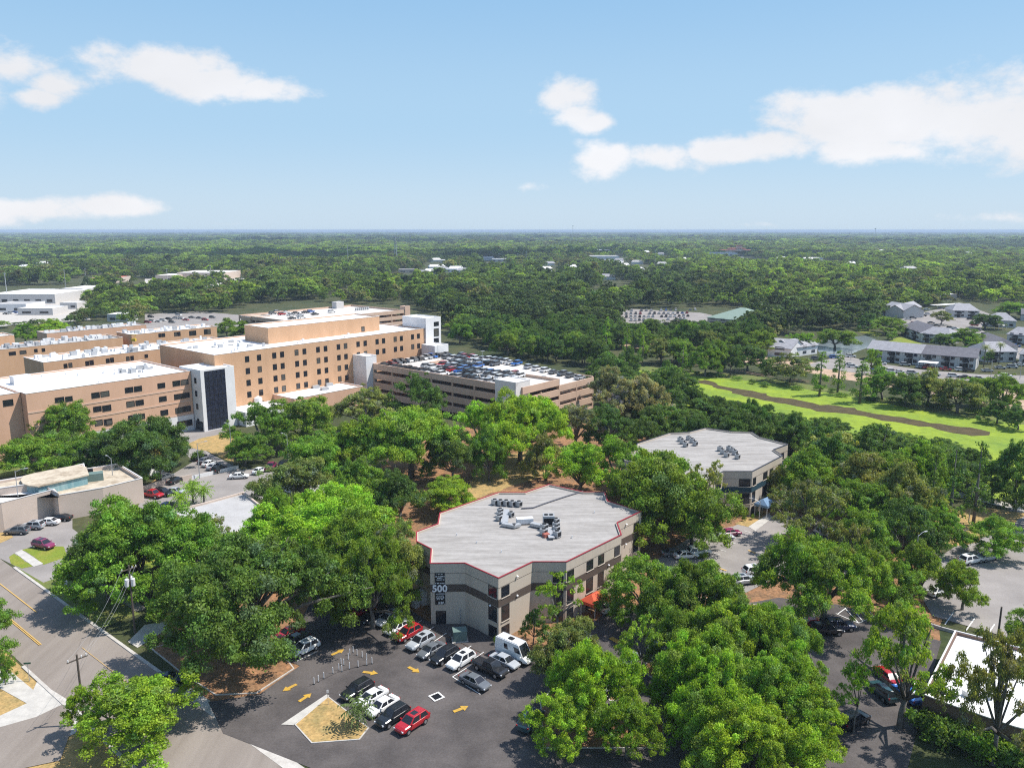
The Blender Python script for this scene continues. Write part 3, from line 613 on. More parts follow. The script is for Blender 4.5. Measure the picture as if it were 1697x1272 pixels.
for x, y in ((726, 600), (800, 615)):                              # lamp masts on the deck
    p = at(x, y, 12); r_ = empty('deck_lamp', (*p, 12)); tag(r_, 'double headed lamp mast standing on the garage roof deck ' + ('near the pale stair tower' if x < 740 else 'amid the middle rows of cars'), 'lamp post', 'lamp masts on the garage deck')
    MB().tube([(0, 0, 0), (0, 0, 7)], [.1, .06], 6).obj('pole', metal_g, r_); MB().box((0, 0, 7), (1.6, .3, .14), .7).obj('lamp_head', metal_g, r_)

# ---- the hospital
HC = W(-240, 170)
hos = empty('hospital', (*HC, 0)); tag(hos, 'long orange stuccoed hospital wing with five storeys, penthouse and white roof', 'hospital')
fw = empty('hospital_wing', (*W(-240, 100), 0)); tag(fw, 'pink tan four storey hospital wing with bright white roof and paired windows', 'hospital')
def U_(root, u, v): p = W(u, v); return (p[0] - root.location.x, p[1] - root.location.y)
def ubox(root, u0, u1, v0, v1, z0, z1, wm, rm, nm='wall', cop=None, par=.35):
    pts = [U_(root, u0, v0), U_(root, u1, v0), U_(root, u1, v1), U_(root, u0, v1)]
    return shell(root, pts, z0, z1, wm, rm, cop, par=par, name=nm)
ubox(hos, -262, -227.2, 127.4, 217, 0, 22, orange, roof_white, cop=white_wall)
ubox(hos, -252, -237.5, 153.5, 203, 21.6, 27.2, orange, roof_white, 'penthouse', cop=white_wall)
m = MB(); b_ = U_(hos, -232.5, 182.5)
def wall_win_u(root, u0, x0, y0, x1, y1, fm=frame_d, gm=None, mull=0, zfix=None):
    v0, za = on_u(x0, y1, u0); v1, zb = on_u(x1, y0, u0)
    _, zc = on_u((x0 + x1) / 2, (y0 + y1) / 2, u0); hh = abs(on_u((x0 + x1) / 2, y0, u0)[1] - on_u((x0 + x1) / 2, y1, u0)[1]) / 2
    z0, z1 = zfix if zfix else (zc - hh, zc + hh)
    window(root, U_(root, u0, v0), U_(root, u0, v1), z0, z1, fm, gm, mull=mull, depth_=.1)
cols = (118, 197, 298, 350, 446, 498, 588, 638, 724, 771, 854, 901, 980, 1023, 1100, 1141, 1215, 1254)
for r in range(5):
    for i, cx in enumerate(cols):
        if (r >= 2 and i > 9) or (r == 4 and i > 2): continue
        x = 380 + cx / 4.002; y = 460 + (540 - (cx - 118) * .1347) / 4.002
        v, z = on_u(x, y, -227.2); z -= r * 3.85
        wv = .75
        window(hos, U_(hos, -227.2, v - wv), U_(hos, -227.2, v + wv), z - .95, z + .95, frame_d, mull=1, depth_=.08)
wall_win_u(hos, -237.5, 599, 541, 604, 549)
wall_win_u(hos, -227.2, 709.5, 551, 713.5, 559); wall_win_u(hos, -227.2, 709.5, 567, 713.5, 572)
for v in (150, 175, 195):                                          # roof plant scattered on the main roof
    for k in range(3): MB().box((*U_(hos, -231 - k * 1.5, v + k * 2 - 14), 21.7), (.7, .7, .6 + .2 * k), .7).obj('roof_vent', metal_l, hos)
for k in range(14):
    rnd = random.Random(k); MB().box((*U_(hos, -254 + rnd.random() * 20, 129 + rnd.random() * 22), 21.7), (rnd.uniform(.6, 2), rnd.uniform(.6, 2), rnd.uniform(.4, 1.2)), .7).obj('roof_unit', rnd.choice((metal_l, metal_g)), hos)
# white end tower with three openings
tw = empty('stair_tower', (*W(-231, 221), 0)); tag(tw, 'white hospital stair tower with three dark openings above the garage deck', 'stair tower')
ubox(tw, -240, -226.5, 217.2, 225.5, 0, 26.0, white_wall, roof_white, 'wall')
for y0, y1 in ((533, 540), (544, 557), (560, 568)): wall_win_u(tw, -226.5, 719, y0, 727, y1, mull=1)
ubox(tw, -226.4, -219, 214.5, 222, 0, 16.0, white_wall, roof_white, 'lobby')
# podium and the annex in front of the main wall
ubox(hos, -227.1, -217.5, 131, 160, 0, 4.6, white_wall, roof_white, 'podium')
an = empty('annex_building', (*W(-208, 165), 0)); tag(an, 'low pink tan annex with flat white roof between the orange wing and garage', 'building')
A0 = uv(at(488, 661, 6.5)); A1 = uv(at(620, 642, 6.5)); A2 = uv(at(438, 647, 6.5))
ubox(an, A2[0], A0[0], A0[1], A1[1] - 1, 0, 6.5, pinkish, roof_white, cop=white_wall)
for x, y in ((523, 642), (538, 645), (545, 638), (531, 638)): p = uv(at(x, y, 6.3)); MB().box((*U_(an, *p), 6.2), (2.4, 2.0, .9), .6).obj('roof_unit', metal_g, an)
tk = empty('water_tank', at3(428, 668, 4.6)); tag(tk, 'small pale round tank on the white podium by the orange wing', 'tank'); MB().tube([(0, 0, 0), (0, 0, 1.8), (0, 0, 2.4)], [1.3, 1.3, .3], 14).obj('shell', metal_l, tk)
# front wing
FU = -227.0
ubox(fw, -258, FU, 74, 119.2, 0, 18.2, pinkish, roof_white, cop=white_wall)
ubox(fw, -258, FU - 3.4, 20, 73.9, 0, 18.2, pinkish, roof_white, cop=white_wall)
for z in (5.0, 9.0, 12.9):                                        # pale trim lines and the plain plinth
    MB().prism([U_(fw, FU - .1, 74), U_(fw, FU + .1, 74), U_(fw, FU + .1, 119.1), U_(fw, FU - .1, 119.1)], z, z + .45, True, True).obj('trim_line', pinkband, fw)
MB().prism([U_(fw, FU - .1, 80), U_(fw, FU + .14, 80), U_(fw, FU + .14, 119.1), U_(fw, FU - .1, 119.1)], 0, 4.9, True, True).obj('plinth', white_wall, fw)
def c8(x, y): return (x / 4.002, 540 + y / 4.002)
for x0, y0, x1, y1 in ((608, 440, 660, 478), (668, 432, 724, 468), (830, 406, 882, 442), (890, 398, 940, 434), (1046, 378, 1094, 412), (1146, 362, 1194, 398), (1200, 354, 1248, 390),
                       (366, 472, 424, 506), (434, 466, 480, 500), (620, 532, 672, 568), (680, 524, 736, 564), (840, 498, 892, 536), (900, 490, 952, 526), (1056, 466, 1104, 500), (1156, 450, 1204, 486), (1208, 442, 1256, 478),
                       (630, 622, 680, 660), (690, 615, 744, 655), (852, 590, 904, 630), (908, 582, 960, 618), (1066, 556, 1114, 592), (1164, 540, 1212, 578), (1216, 530, 1264, 568), (380, 560, 430, 596), (440, 552, 490, 588)):
    xa, ya = c8(x0, y0); xb, yb = c8(x1, y1); wall_win_u(fw, FU, xa, ya, xb, yb, mull=0)
wall_win_u(fw, FU + .16, *c8(1176, 626), *c8(1274, 666)); wall_win_u(fw, FU + .16, *c8(706, 620), *c8(744, 652))
wall_win_u(fw, FU - 3.4, *c8(22, 488), *c8(86, 530))
rnd = random.Random(4)
for k in range(26): MB().box((*U_(fw, -254 + rnd.random() * 24, 60 + rnd.random() * 56), 17.9), (rnd.uniform(.4, 1.2), rnd.uniform(.4, 1.2), rnd.uniform(.3, .8)), .7).obj('roof_vent', metal_l, fw)
for k in range(12): MB().box((*U_(fw, -246 + rnd.random() * 8, 104 + rnd.random() * 12), 17.9), (rnd.uniform(.4, 3), rnd.uniform(.3, .8), rnd.uniform(.5, 1.3)), rnd.choice((.7, 2.3))).obj('roof_unit', metal_g, fw)
p = uv(at(35, 634, 18)); MB().box((*U_(fw, *p), 17.9), (4.5, 3.2, 2.2), R(50)).obj('roof_unit', metal_l, fw)
gt = empty('glass_tower', (*W(-226, 124.5), 0)); tag(gt, 'white stair tower with tall dark glass front at the end of the pink wing', 'stair tower')
ubox(gt, -234, -221.6, 119.4, 130.5, 0, 18.9, white_wall, roof_white)
def gp(u, v, z): q_ = U_(gt, u, v); return (q_[0], q_[1], z)
v0, v1 = 120.6, 127.4
gf = MB().add([gp(-221.54, v0, .4), gp(-221.54, v1, .4), gp(-221.54, v1, 18.4), gp(-221.54, v0, 18.4)], [(0, 1, 2, 3)]).obj('glass_front', glass_b, gt)
for k in range(1, 12):
    z = .4 + k * 1.5; MB().prism([U_(gt, -221.6, v0), U_(gt, -221.48, v0), U_(gt, -221.48, v1), U_(gt, -221.6, v1)], z, z + .07, True, True).obj('mullion', frame_d, gf)
for k in range(1, 5):
    v = v0 + (v1 - v0) * k / 5; MB().prism([U_(gt, -221.6, v), U_(gt, -221.47, v), U_(gt, -221.47, v + .07), U_(gt, -221.6, v + .07)], .4, 18.4, True, True).obj('mullion', frame_d, gf)
for z in (2, 6.6, 10.6, 14.6):
    window(gt, U_(gt, -225.4, 119.4), U_(gt, -224.2, 119.4), z, z + 1.7, depth_=.1)
window(gt, U_(gt, -226.3, 119.38), U_(gt, -222.2, 119.38), .2, 3.0, depth_=.12)
# second bar behind: paired windows, roof full of plant
def bar_building(name, label, pa, pb, z, dep, wm, rm, wins=(), n_units=0, seed=1, wh=1.9, cop=white_wall):
    a, b = uv(at(*pa, z)), uv(at(*pb, z)); u0 = (a[0] + b[0]) / 2
    root = empty(name, (*W(u0 - dep / 2, (a[1] + b[1]) / 2), 0)); tag(root, label, 'hospital')
    ubox(root, u0 - dep, u0, a[1], b[1], 0, z, wm, rm, cop=cop)
    for x0, y0, x1, y1 in wins: wall_win_u(root, u0, x0, y0, x1, y1, mull=1)
    rnd = random.Random(seed)
    for k in range(int(n_units * 1.5)):
        MB().box((*U_(root, u0 - rnd.uniform(1.5, dep - 1.5), rnd.uniform(a[1] + 2, b[1] - 2)), z - .4), (rnd.uniform(.5, 2.2), rnd.uniform(.4, 1.8), rnd.uniform(.5, 1.8)), R(50)).obj('roof_unit', rnd.choice((metal_l, metal_g, metal_l)), root)
    return root, u0
def q1(l): return [(a / 4.002, 460 + b / 4.002, c / 4.002, 460 + d / 4.002) for a, b, c, d in l]
bar_building('hospital_wing', 'orange hospital bar with plant covered roof just behind the bright white roof', (73, 601), (385, 564), 17.5, 17, orange, roof_white,
    q1([(424, 570, 446, 598), (456, 564, 478, 594), (568, 552, 590, 582), (596, 546, 620, 578), (704, 536, 726, 564), (732, 530, 754, 560), (838, 522, 858, 550), (866, 518, 886, 546), (960, 508, 980, 530), (1242, 476, 1258, 510), (1264, 472, 1282, 508), (1354, 462, 1372, 482), (1378, 458, 1394, 480)]), 46, 2)
bar_building('hospital_wing', 'orange hospital range with long flat roofs behind the plant covered bar', (-60, 583), (210, 560), 15.5, 15, orange, roof_grey,
    q1([(60, 490, 104, 514), (132, 482, 174, 506), (228, 472, 248, 494), (278, 468, 298, 490)]), 40, 3)
bar_building('hospital_wing', 'orange hospital block with paired windows at the far end of the flat roofs', (215, 554), (362, 541), 16.5, 14, orange, roof_white,
    q1([(1052, 370, 1070, 394), (1074, 368, 1094, 392), (1156, 360, 1174, 388), (1178, 358, 1196, 386), (1256, 352, 1276, 384), (1280, 350, 1300, 382), (1354, 342, 1372, 376), (1376, 340, 1396, 374)]), 22, 4)
bar_building('hospital_wing', 'low reddish hospital range under a roof crowded with grey machinery', (75, 552), (245, 538), 13.0, 12, pinkish, roof_grey, (), 34, 5)
r_, u0 = bar_building('hospital_wing', 'small orange penthouse block at the edge of the hospital roofs', (-60, 562), (24, 555), 19, 12, orange, roof_white, (), 2, 6)
crn = empty('yellow_lift', at3(222, 565, 17.2)); tag(crn, 'small yellow machine standing on the hospital roof', 'machine'); MB().box((0, 0, 0), (1.6, 1.2, 1.0)).obj('body', yellow_m, crn); MB().tube([(0, 0, 1), (.8, .5, 2.4), (-1.5, .2, 2.6)], .14, 5).obj('boom', yellow_m, crn)
# rear garage
rg = empty('parking_garage', (*W(-300, 215), 0)); tag(rg, 'tan parking garage with partly filled roof behind the orange hospital penthouse', 'parking garage')
ga, gb_, gc = uv(at(482, 532, 14)), uv(at(660, 512, 14)), uv(at(420, 522, 14))
RU1, RU0, RV0, RV1 = ga[0], gc[0] - 8, ga[1], gb_[1]
for k in range(4):
    z1 = 14 - k * 3.3; z0 = max(0, z1 - 2.0); pts = [U_(rg, RU0, RV0), U_(rg, RU1, RV0), U_(rg, RU1, RV1), U_(rg, RU0, RV1)]
    MB().ring(pts, z0, z1, 0, .35).obj('spandrel', garage_m, rg); MB().prism(offset(pts, -.36), z1 - 1.5, z1 - 1.0, True, True).obj('roof_deck' if k == 0 else 'floor_slab', deck_m if k == 0 else garage_m, rg)
for k in range(9):
    v = RV0 + k * (RV1 - RV0 - .6) / 8; MB().prism([U_(rg, RU1 - .4, v), U_(rg, RU1 + .05, v), U_(rg, RU1 + .05, v + .6), U_(rg, RU1 - .4, v + .6)], 0, 13.0).obj('column', garage_m, rg)
for k in range(4):
    u = RU0 + k * (RU1 - RU0 - .6) / 3; MB().prism([U_(rg, u, RV0 - .05), U_(rg, u + .6, RV0 - .05), U_(rg, u + .6, RV0 + .4), U_(rg, u, RV0 + .4)], 0, 13.0).obj('column', garage_m, rg)
p = uv(at(560, 508, 14)); MB().box((*U_(rg, *p), 12.9), (5.5, 4.5, 4.2), R(50)).obj('stair_house', greywall, rg)
ubox(rg, RU1 - 4, RU1 + .5, RV1, RV1 + 4, 0, 16, pinkband, roof_white, 'stair_tower')
p = uv(at(600, 511, 14))
for k in range(7): MB().box((*U_(rg, p[0], p[1] + (k - 3) * 1.5), 12.95), (1.0, 1.0, 1.7), R(50)).obj('roof_unit', metal_g, rg)
ps = [at3(x, y, 13) for x, y in ((417, 523), (440, 519))]
r_, u0 = bar_building('garage_ramp_house', 'small tan roofed ramp house at the corner of the rear garage', (418, 526), (444, 522), 13.5, 9, garage_m, roof_tan, (), 0); r_['category'] = 'building'

# ---- the low clinic with the round teal roof light
cl = empty('clinic_building', at3(130, 815, 0)); tag(cl, 'low cream clinic with weathered tan roofs and a rounded teal roof monitor', 'clinic')
def cpx(l, z): return [(p[0] - cl.location.x, p[1] - cl.location.y) for p in pxs(l, z)]
zc = 5.6
shell(cl, cpx([(93, 821), (170, 808), (236, 792), (196, 768), (140, 777), (60, 800)], zc), 0, zc, cream, roof_tan, white_wall, par=.7, cw=.4)
shell(cl, cpx([(-60, 842), (2, 833), (88, 811), (95, 816.5), (96, 822), (70, 800), (-40, 818)][:4] + [(60, 797), (-60, 818)], zc + .6), 0, zc + .6, cream, roof_white, white_wall, par=.8, cw=.4)
shell(cl, cpx([(-60, 806), (60, 786), (139, 768), (141, 777), (62, 800), (-60, 817)], zc + 1.4), 0, zc + 1.4, cream, roof_tan, white_wall, par=.5, cw=.4)
a0 = cpx([(38, 803), (42, 809), (52, 812.5), (64, 813.5), (74, 811), (145, 794), (141, 782), (128, 779), (60, 792), (42, 797)], zc + .4)
MB().prism(a0, zc - .8, zc + 1.3, False).obj('roof_monitor', teal, cl); MB().prism(offset(a0, .35), zc + 1.3, zc + 1.6, True, True).obj('monitor_roof', roof_tan, cl)
for x, y, w in ((158, 790, 3.2), (148, 784, 1.6)):
    p = cpx([(x, y)], zc)[0]; MB().box((*p, zc - .7), (w, w * .7, 1.7), .5).obj('roof_unit', boxgreen if w > 2 else black_m, cl)
p0, p1 = cpx([(95, 853), (214, 820)], 0); dd = (Vector(p1) - Vector(p0))
q_ = Vector(cpx([(200, 815)], 1.3)[0]); window(cl, q_ - dd.normalized() * 1.1, q_ + dd.normalized() * 1.1, .2, 2.4)
# ---- white roofed low buildings
def low_building(name, label, px_, z, wm, rm, par=.4):
    pts = pxs(px_, z); c = (sum(p[0] for p in pts) / len(pts), sum(p[1] for p in pts) / len(pts)); root = empty(name, (*c, 0)); tag(root, label, 'building')
    loc = [(p[0] - c[0], p[1] - c[1]) for p in pts]; shell(root, loc, 0, z, wm, rm, white_wall if rm is roof_white else None, par=par); return root, loc
wb, wl = low_building('low_building', 'low building with broad pale roof half hidden under the oaks by the avenue', [(270, 848), (338, 832), (404, 814), (440, 842), (462, 858), (425, 872), (345, 893), (302, 872)], 5, cream, roof_grey)
sb, _ = low_building('low_building', 'small flat roofed hut with white roof tucked between oaks and clinic lot', [(452, 783), (500, 769), (537, 792), (490, 806)], 4, white_wall, roof_white)
p = at(508, 780, 4); MB().box((p[0] - sb.location.x, p[1] - sb.location.y, 3.7), (2.2, 1.8, 1.5), .4).obj('roof_unit', metal_l, sb)
wr, wl2 = low_building('low_building', 'low building with dazzling white roof and dark hedge below it', [(1583, 1045), (1643, 1060), (1790, 1100), (1800, 1235), (1680, 1203), (1563, 1163), (1530, 1150)], 4.2, brown_shade_wall, roof_white)
for x, y in ((1606, 1148), (1643, 1150)): p = at(x, y, 4.2); MB().box((p[0] - wr.location.x, p[1] - wr.location.y, 3.8), (1.1, 1.1, .7), .4).obj('roof_vent', metal_l, wr)
# low retaining wall along the clinic lot
rw = empty('garden_wall', at3(270, 800)); tag(rw, 'low pale wall separating the two levels of the clinic parking lot', 'wall')
def wallrun(root, pts, h, w, m, nm='panel'):
    for p, q in zip(pts, pts[1:]):
        p, q = Vector(p), Vector(q); dd = q - p; c = (p + q) / 2 - Vector(root.location[:2]); MB().box((c.x, c.y, 0), (dd.length, w, h), math.atan2(dd.y, dd.x)).obj(nm, m, root)
wallrun(rw, pxs([(213, 822), (262, 806), (318, 794)]), 1.3, .25, cream); wallrun(rw, pxs([(318, 794), (345, 788), (395, 776)]), .9, .2, metal_l, 'railing')

# ---- apartments beyond the creek
def gable_house(label, pa, pb, dep, hw, hr, rm, wm=greywall, wins=4, hip=0.0, porch=True, name='apartment_house'):
    a, b = Vector(at(*pa)), Vector(at(*pb)); d = b - a; Lh = d.length; ang = math.atan2(d.y, d.x)
    root = empty(name, (*a, 0), ang); tag(root, label, 'apartment house', 'grey roofed apartment houses beyond the creek')
    m = MB().prism([(0, 0), (Lh, 0), (Lh, dep), (0, dep)], 0, hw, False)
    if not hip: m.add([(0, 0, hw), (0, dep, hw), (0, dep / 2, hw + hr), (Lh, 0, hw), (Lh, dep, hw), (Lh, dep / 2, hw + hr)], [(0, 2, 1), (3, 4, 5)])
    m.obj('wall', wm, root); e = .5
    k = hr / (dep / 2); zl = hw - e * k; h_ = hip * dep / 2
    rf = MB().add([(-e, -e, zl), (Lh + e, -e, zl), (Lh + e, dep + e, zl), (-e, dep + e, zl), (-e + h_, dep / 2, hw + hr), (Lh + e - h_, dep / 2, hw + hr)], [(0, 1, 5, 4), (2, 3, 4, 5), (1, 2, 5), (3, 0, 4)] if hip else [(0, 1, 5, 4), (2, 3, 4, 5)])
    th = MB(); rf.add([(x, y, z - .25) for x, y, z in rf.v[:6]], [f[::-1] for f in ([(0, 1, 5, 4), (2, 3, 4, 5)])]); rf.add([(-e, -e, zl), (Lh + e, -e, zl), (Lh + e, -e, zl - .25), (-e, -e, zl - .25)], [(0, 1, 2, 3)])
    rf.obj('roof', rm, root)
    n = wins
    for i in range(n):
        x0 = Lh * (i + .3) / n
        for z in ((.9, 2.3), (3.7, 5.1)) if hw > 4.5 else ((.9, 2.3),):
            window(root, (x0, 0), (x0 + Lh / n * .42, 0), *z, mull=0)
    if porch:
        for i in range(n // 2):
            x0 = Lh * (2 * i + .95) / n; MB().box((x0, -.02, .0), (Lh / n * .5, .3, hw - .3)).obj('recess_shade', frame_d, root)  # dark slab on the wall stands in for a shaded porch opening
            MB().box((x0, -.7, hw * .52), (Lh / n * .7, 1.2, .15)).obj('balcony', wm, root); MB().box((x0, -1.25, hw * .52 + .15), (Lh / n * .7, .08, .9)).obj('railing', frame_d, root)
    return root
gable_house('long pale roofed apartment house facing the creek, lighter of the joined pair', (1437, 596), (1523, 605), 13, 5.6, 3.2, shingle, wins=6)
gable_house('dark roofed apartment house facing the creek, joined to the pale roofed one', (1524, 605), (1616, 613), 13, 5.6, 3.2, shingle_d, wins=6)
gable_house('grey apartment house standing end on behind the palms of the lot', (1632, 600), (1683, 600), 14, 5.2, 3.5, shingle, wins=3, hip=.5)
gable_house('apartment house with dark hip roof behind the long creek side pair', (1493, 553), (1524, 565), 14, 5, 3.5, shingle_d, wins=4, hip=.6)
gable_house('apartment house with lighter hip roof next to the dark hipped one', (1525, 566), (1572, 571), 13, 5, 3.2, shingle, wins=4, hip=.6)
gable_house('small dark house half hidden by oaks, between pond and lot', (1610, 575), (1640, 588), 12, 5, 3.2, shingle_d, wins=3, hip=.5)
gable_house('far apartment house at the tree edge with stepped grey roof', (1460, 521), (1496, 527), 16, 5.2, 4, shingle, wins=4)
gable_house('second stepped grey roofed house touching the far one at the tree edge', (1497, 527), (1526, 519), 12, 5.2, 3.5, shingle, wins=3)
gable_house('distant apartment house with broad pale roof beyond the car court', (1578, 526), (1622, 527), 18, 5.2, 4, shingle, wins=4, hip=.5)
gable_house('single hipped pale house by the grass far behind the car court', (1637, 541), (1683, 543), 16, 4.5, 4, shingle, wins=3, hip=.7)
gable_house('white gabled house beside the pond with its blank end to the creek', (1272, 590), (1310, 594), 16, 4.8, 3.4, shingle, white_wall, wins=1, porch=False)
gable_house('white house wing with grey roof next to the pond under the bright tree', (1311, 592), (1354, 586), 12, 4.8, 3, shingle, white_wall, wins=3, porch=False)
gable_house('hip roofed grey house at the picture edge beside the end on house', (1688, 603), (1735, 607), 13, 5, 3.4, shingle, wins=3, hip=.5)
gable_house('pale grey roofed house at the picture edge across the lane', (1668, 566), (1712, 570), 13, 4.6, 3.4, shingle, wins=3, hip=.5)
gable_house('little dark roofed house at the picture edge behind the single hipped one', (1692, 531), (1735, 533), 13, 4.6, 3.2, shingle_d, wins=3)
gable_house('big green hip roofed hall behind the car park in the wood', (1172, 538), (1240, 545), 34, 5, 6, shingle_g, cream, wins=4, hip=.8, porch=False, name='hall_building').__setitem__('category', 'hall')
def carport(label, pa, pb, dep=5.5, h=2.6, m=roof_white):
    a, b = Vector(at(*pa)), Vector(at(*pb)); d = b - a; Lh = d.length; root = empty('carport', (*a, 0), math.atan2(d.y, d.x)); tag(root, label, 'carport')
    MB().box((Lh / 2, dep / 2, h), (Lh, dep, .25)).obj('roof', m, root)
    for i in range(4):
        for y in (.4, dep - .4): MB().tube([(Lh * (i + .15) / 3.3, y, 0), (Lh * (i + .15) / 3.3, y, h)], .08, 5).obj('post', metal_l, root)
carport('white topped carport in front of the dark roofed creek side house', (1520, 610), (1551, 613))
carport('long white carport in the far car court', (1552, 512), (1600, 509), 6)
carport('small white carport at the lot edge by the tall palms', (1640, 545), (1662, 547), 6)
# ------------------------------------------------------------------ cars
def carspec(kind):
    # L, W, stations (x, zlow, zbelt, hw) front is +x ; cabin: base x0..x3, roof x1..x2, z roof, base/roof half widths
    return {
     'sedan': (4.7, [(-2.35, .35, .75, .74), (-2.2, .28, .95, .84), (-1.3, .22, .98, .9), (1.0, .22, .95, .9), (1.9, .24, .82, .86), (2.25, .3, .7, .76), (2.35, .38, .6, .68)], (-1.75, -.95, .45, 1.25), 1.43, .8, .6, .96),
     'suv': (4.7, [(-2.35, .42, .95, .8), (-2.25, .34, 1.1, .88), (-1.3, .28, 1.12, .94), (1.0, .28, 1.08, .94), (1.9, .3, 1.0, .9), (2.25, .36, .85, .82), (2.35, .45, .7, .72)], (-2.25, -1.8, .35, 1.15), 1.72, .86, .68, 1.09),
     'pickup': (5.6, [(-2.8, .5, 1.05, .88), (-2.7, .45, 1.12, .95), (-1.2, .4, 1.12, .97), (1.2, .4, 1.12, .97), (2.3, .42, 1.08, .94), (2.65, .48, .95, .88), (2.8, .55, .8, .8)], (-.75, -.55, .75, 1.45), 1.85, .9, .72, 1.1),
     'van': (5.9, [(-2.95, .45, 1.2, .92), (-2.9, .4, 1.3, .98), (-1.5, .35, 1.3, 1.0), (1.6, .35, 1.3, 1.0), (2.4, .38, 1.15, .96), (2.8, .42, .9, .88), (2.95, .5, .75, .8)], (-2.93, -2.85, 1.35, 2.25), 2.85, .97, .86, 1.27),
    }[kind]
def make_car(kind):
    Lc, st, cab, zr, wb, wt, zb = carspec(kind)
    root = empty('parked_car'); m = MB(); n = 10; rings = []
    for x, zl, zt_, hw in st:
        zm = (zl + zt_) / 2 + .05
        half = [(hw * .8, zl), (hw * .97, zl + .14), (hw, zm), (hw * .96, zt_ - .08), (hw * .84, zt_)]
        rings.append([(x, y, z) for y, z in half] + [(x, -y, z) for y, z in half[::-1]])
    vs = [p for r_ in rings for p in r_]; fs = []
    for i in range(len(rings) - 1):
        for k in range(n): fs.append((i * n + k, i * n + (k + 1) % n, (i + 1) * n + (k + 1) % n, (i + 1) * n + k))
    fs += [tuple(range(n)), tuple(range((len(rings) - 1) * n + n - 1, (len(rings) - 1) * n - 1, -1))]
    m.add(vs, fs)
    x0, x1, x2, x3 = cab; z0 = zb - .06
    B = [(x0, -wb, z0), (x3, -wb, z0), (x3, wb, z0), (x0, wb, z0)]; T = [(x1, -wt, zr - .05), (x2, -wt, zr - .05), (x2, wt, zr - .05), (x1, wt, zr - .05)]
    T2 = [(x1 + .12, -wt + .1, zr), (x2 - .12, -wt + .1, zr), (x2 - .12, wt - .1, zr), (x1 + .12, wt - .1, zr)]
    m.add(B + T + T2, [(0, 1, 5, 4), (1, 2, 6, 5), (2, 3, 7, 6), (3, 0, 4, 7), (4, 5, 9, 8), (5, 6, 10, 9), (6, 7, 11, 10), (7, 4, 8, 11), (8, 9, 10, 11)])
    if kind in ('suv', 'van'):
        for s in (-1, 1): m.box(((x1 + x2) / 2, s * (wt - .12), zr), (x2 - x1 - .4, .05, .05))
    for s in (-1, 1): m.box((x3 - .25, s * (wb + .16), z0 + .05), (.16, .22, .15))
    body = m.obj('body', carpaint, root)
    def pane(name, q, k=.09, out=.012):
        q = [Vector(p) for p in q]; c = sum(q, Vector()) / 4; nr = (q[1] - q[0]).cross(q[3] - q[0]).normalized()
        if nr.dot(c - Vector(((x1 + x2) / 2, 0, z0))) < 0: nr = -nr
        return MB().add([p + (c - p) * k + nr * out for p in q], [(0, 1, 2, 3)]).obj(name, glass, root)
    pane('windscreen', (B[1], B[2], T[2], T[1]), .1); pane('rear_window', (B[3], B[0], T[0], T[3]), .14)
    def sub(q0, q1, q2, q3, t0, t1):
        L_ = lambda a, b, t: Vector(a) + (Vector(b) - Vector(a)) * t
        return (L_(q0, q1, t0), L_(q0, q1, t1), L_(q3, q2, t1), L_(q3, q2, t0))
    for q in ((B[0], B[1], T[1], T[0]), (B[3], B[2], T[2], T[3])):
        for t0, t1 in (((.06, .48), (.52, .96)) if kind in ('sedan', 'suv') else (((.08, .45), (.5, .95)) if kind == 'pickup' else ((.35, .5), (.74, .97)))):
            qq = sub(*q, t0, t1)
            if kind == 'van': L_ = lambda a, b, t: a + (b - a) * t; qq = (L_(qq[0], qq[3], .25), L_(qq[1], qq[2], .25), L_(qq[1], qq[2], .75), L_(qq[0], qq[3], .75))
            pane('side_window', qq, .08)
    hw = max(s[3] for s in st); wr = {'sedan': .33, 'suv': .37, 'pickup': .42, 'van': .38}[kind]
    for x in (-Lc * .29, Lc * .31):
        for s in (-1, 1):
            w = MB().tube([(x, s * (hw - .2), wr), (x, s * (hw + .015), wr)], wr, 14).obj('wheel', tyre_m, root)
            MB().tube([(x, s * (hw - .05), wr), (x, s * (hw + .03), wr)], wr * .6, 10).obj('rim', rim_m, w)
    xf, xr = st[-2][0], st[0][0]; zf = st[-2][2] - .1; zq = st[1][2] - .22
    for s in (-1, 1):
        MB().box((xf + .01, s * (st[-2][3] - .17), zf - .1), (.16, .3, .15), s * -.35).obj('headlight', lamp_w, root)
        MB().box((xr + .06, s * (st[0][3] - .06), zq), (.14, .2, .2)).obj('tail_light', lamp_r, root)
    if kind == 'pickup':
        MB().box((-1.75, 0, 1.125), (1.85, 1.5, .015)).obj('cargo_bed', black_m, root)
    if kind in ('suv',): MB().box(((x1 + x2) / 2 + .35, 0, zr + .003), (.8, .75, .01)).obj('sunroof', glass, root)
    if kind == 'van': MB().box((-.6, 0, zr), (.8, .6, .14)).obj('roof_vent', black_m, root)
    MB().box((Lc / 2 - .04, 0, st[-1][1] + .02), (.05, .9, .18)).obj('grille', black_m, root)
    kids = []
    def walk(o):
        for c in o.children: kids.append(c); walk(c)
    walk(root); return root, kids
CARS = {k: make_car(k) for k in ('sedan', 'suv', 'pickup', 'van')}
used = set()
WHITE, SILVER, GREY, BLACK, RED, MAROON, BLUE, NAVY, TEALC = (.72, .72, .71, 1), (.38, .40, .42, 1), (.12, .13, .14, 1), (.012, .013, .015, 1), (.38, .012, .018, 1), (.21, .02, .075, 1), (.03, .13, .42, 1), (.015, .03, .08, 1), (.02, .06, .07, 1)
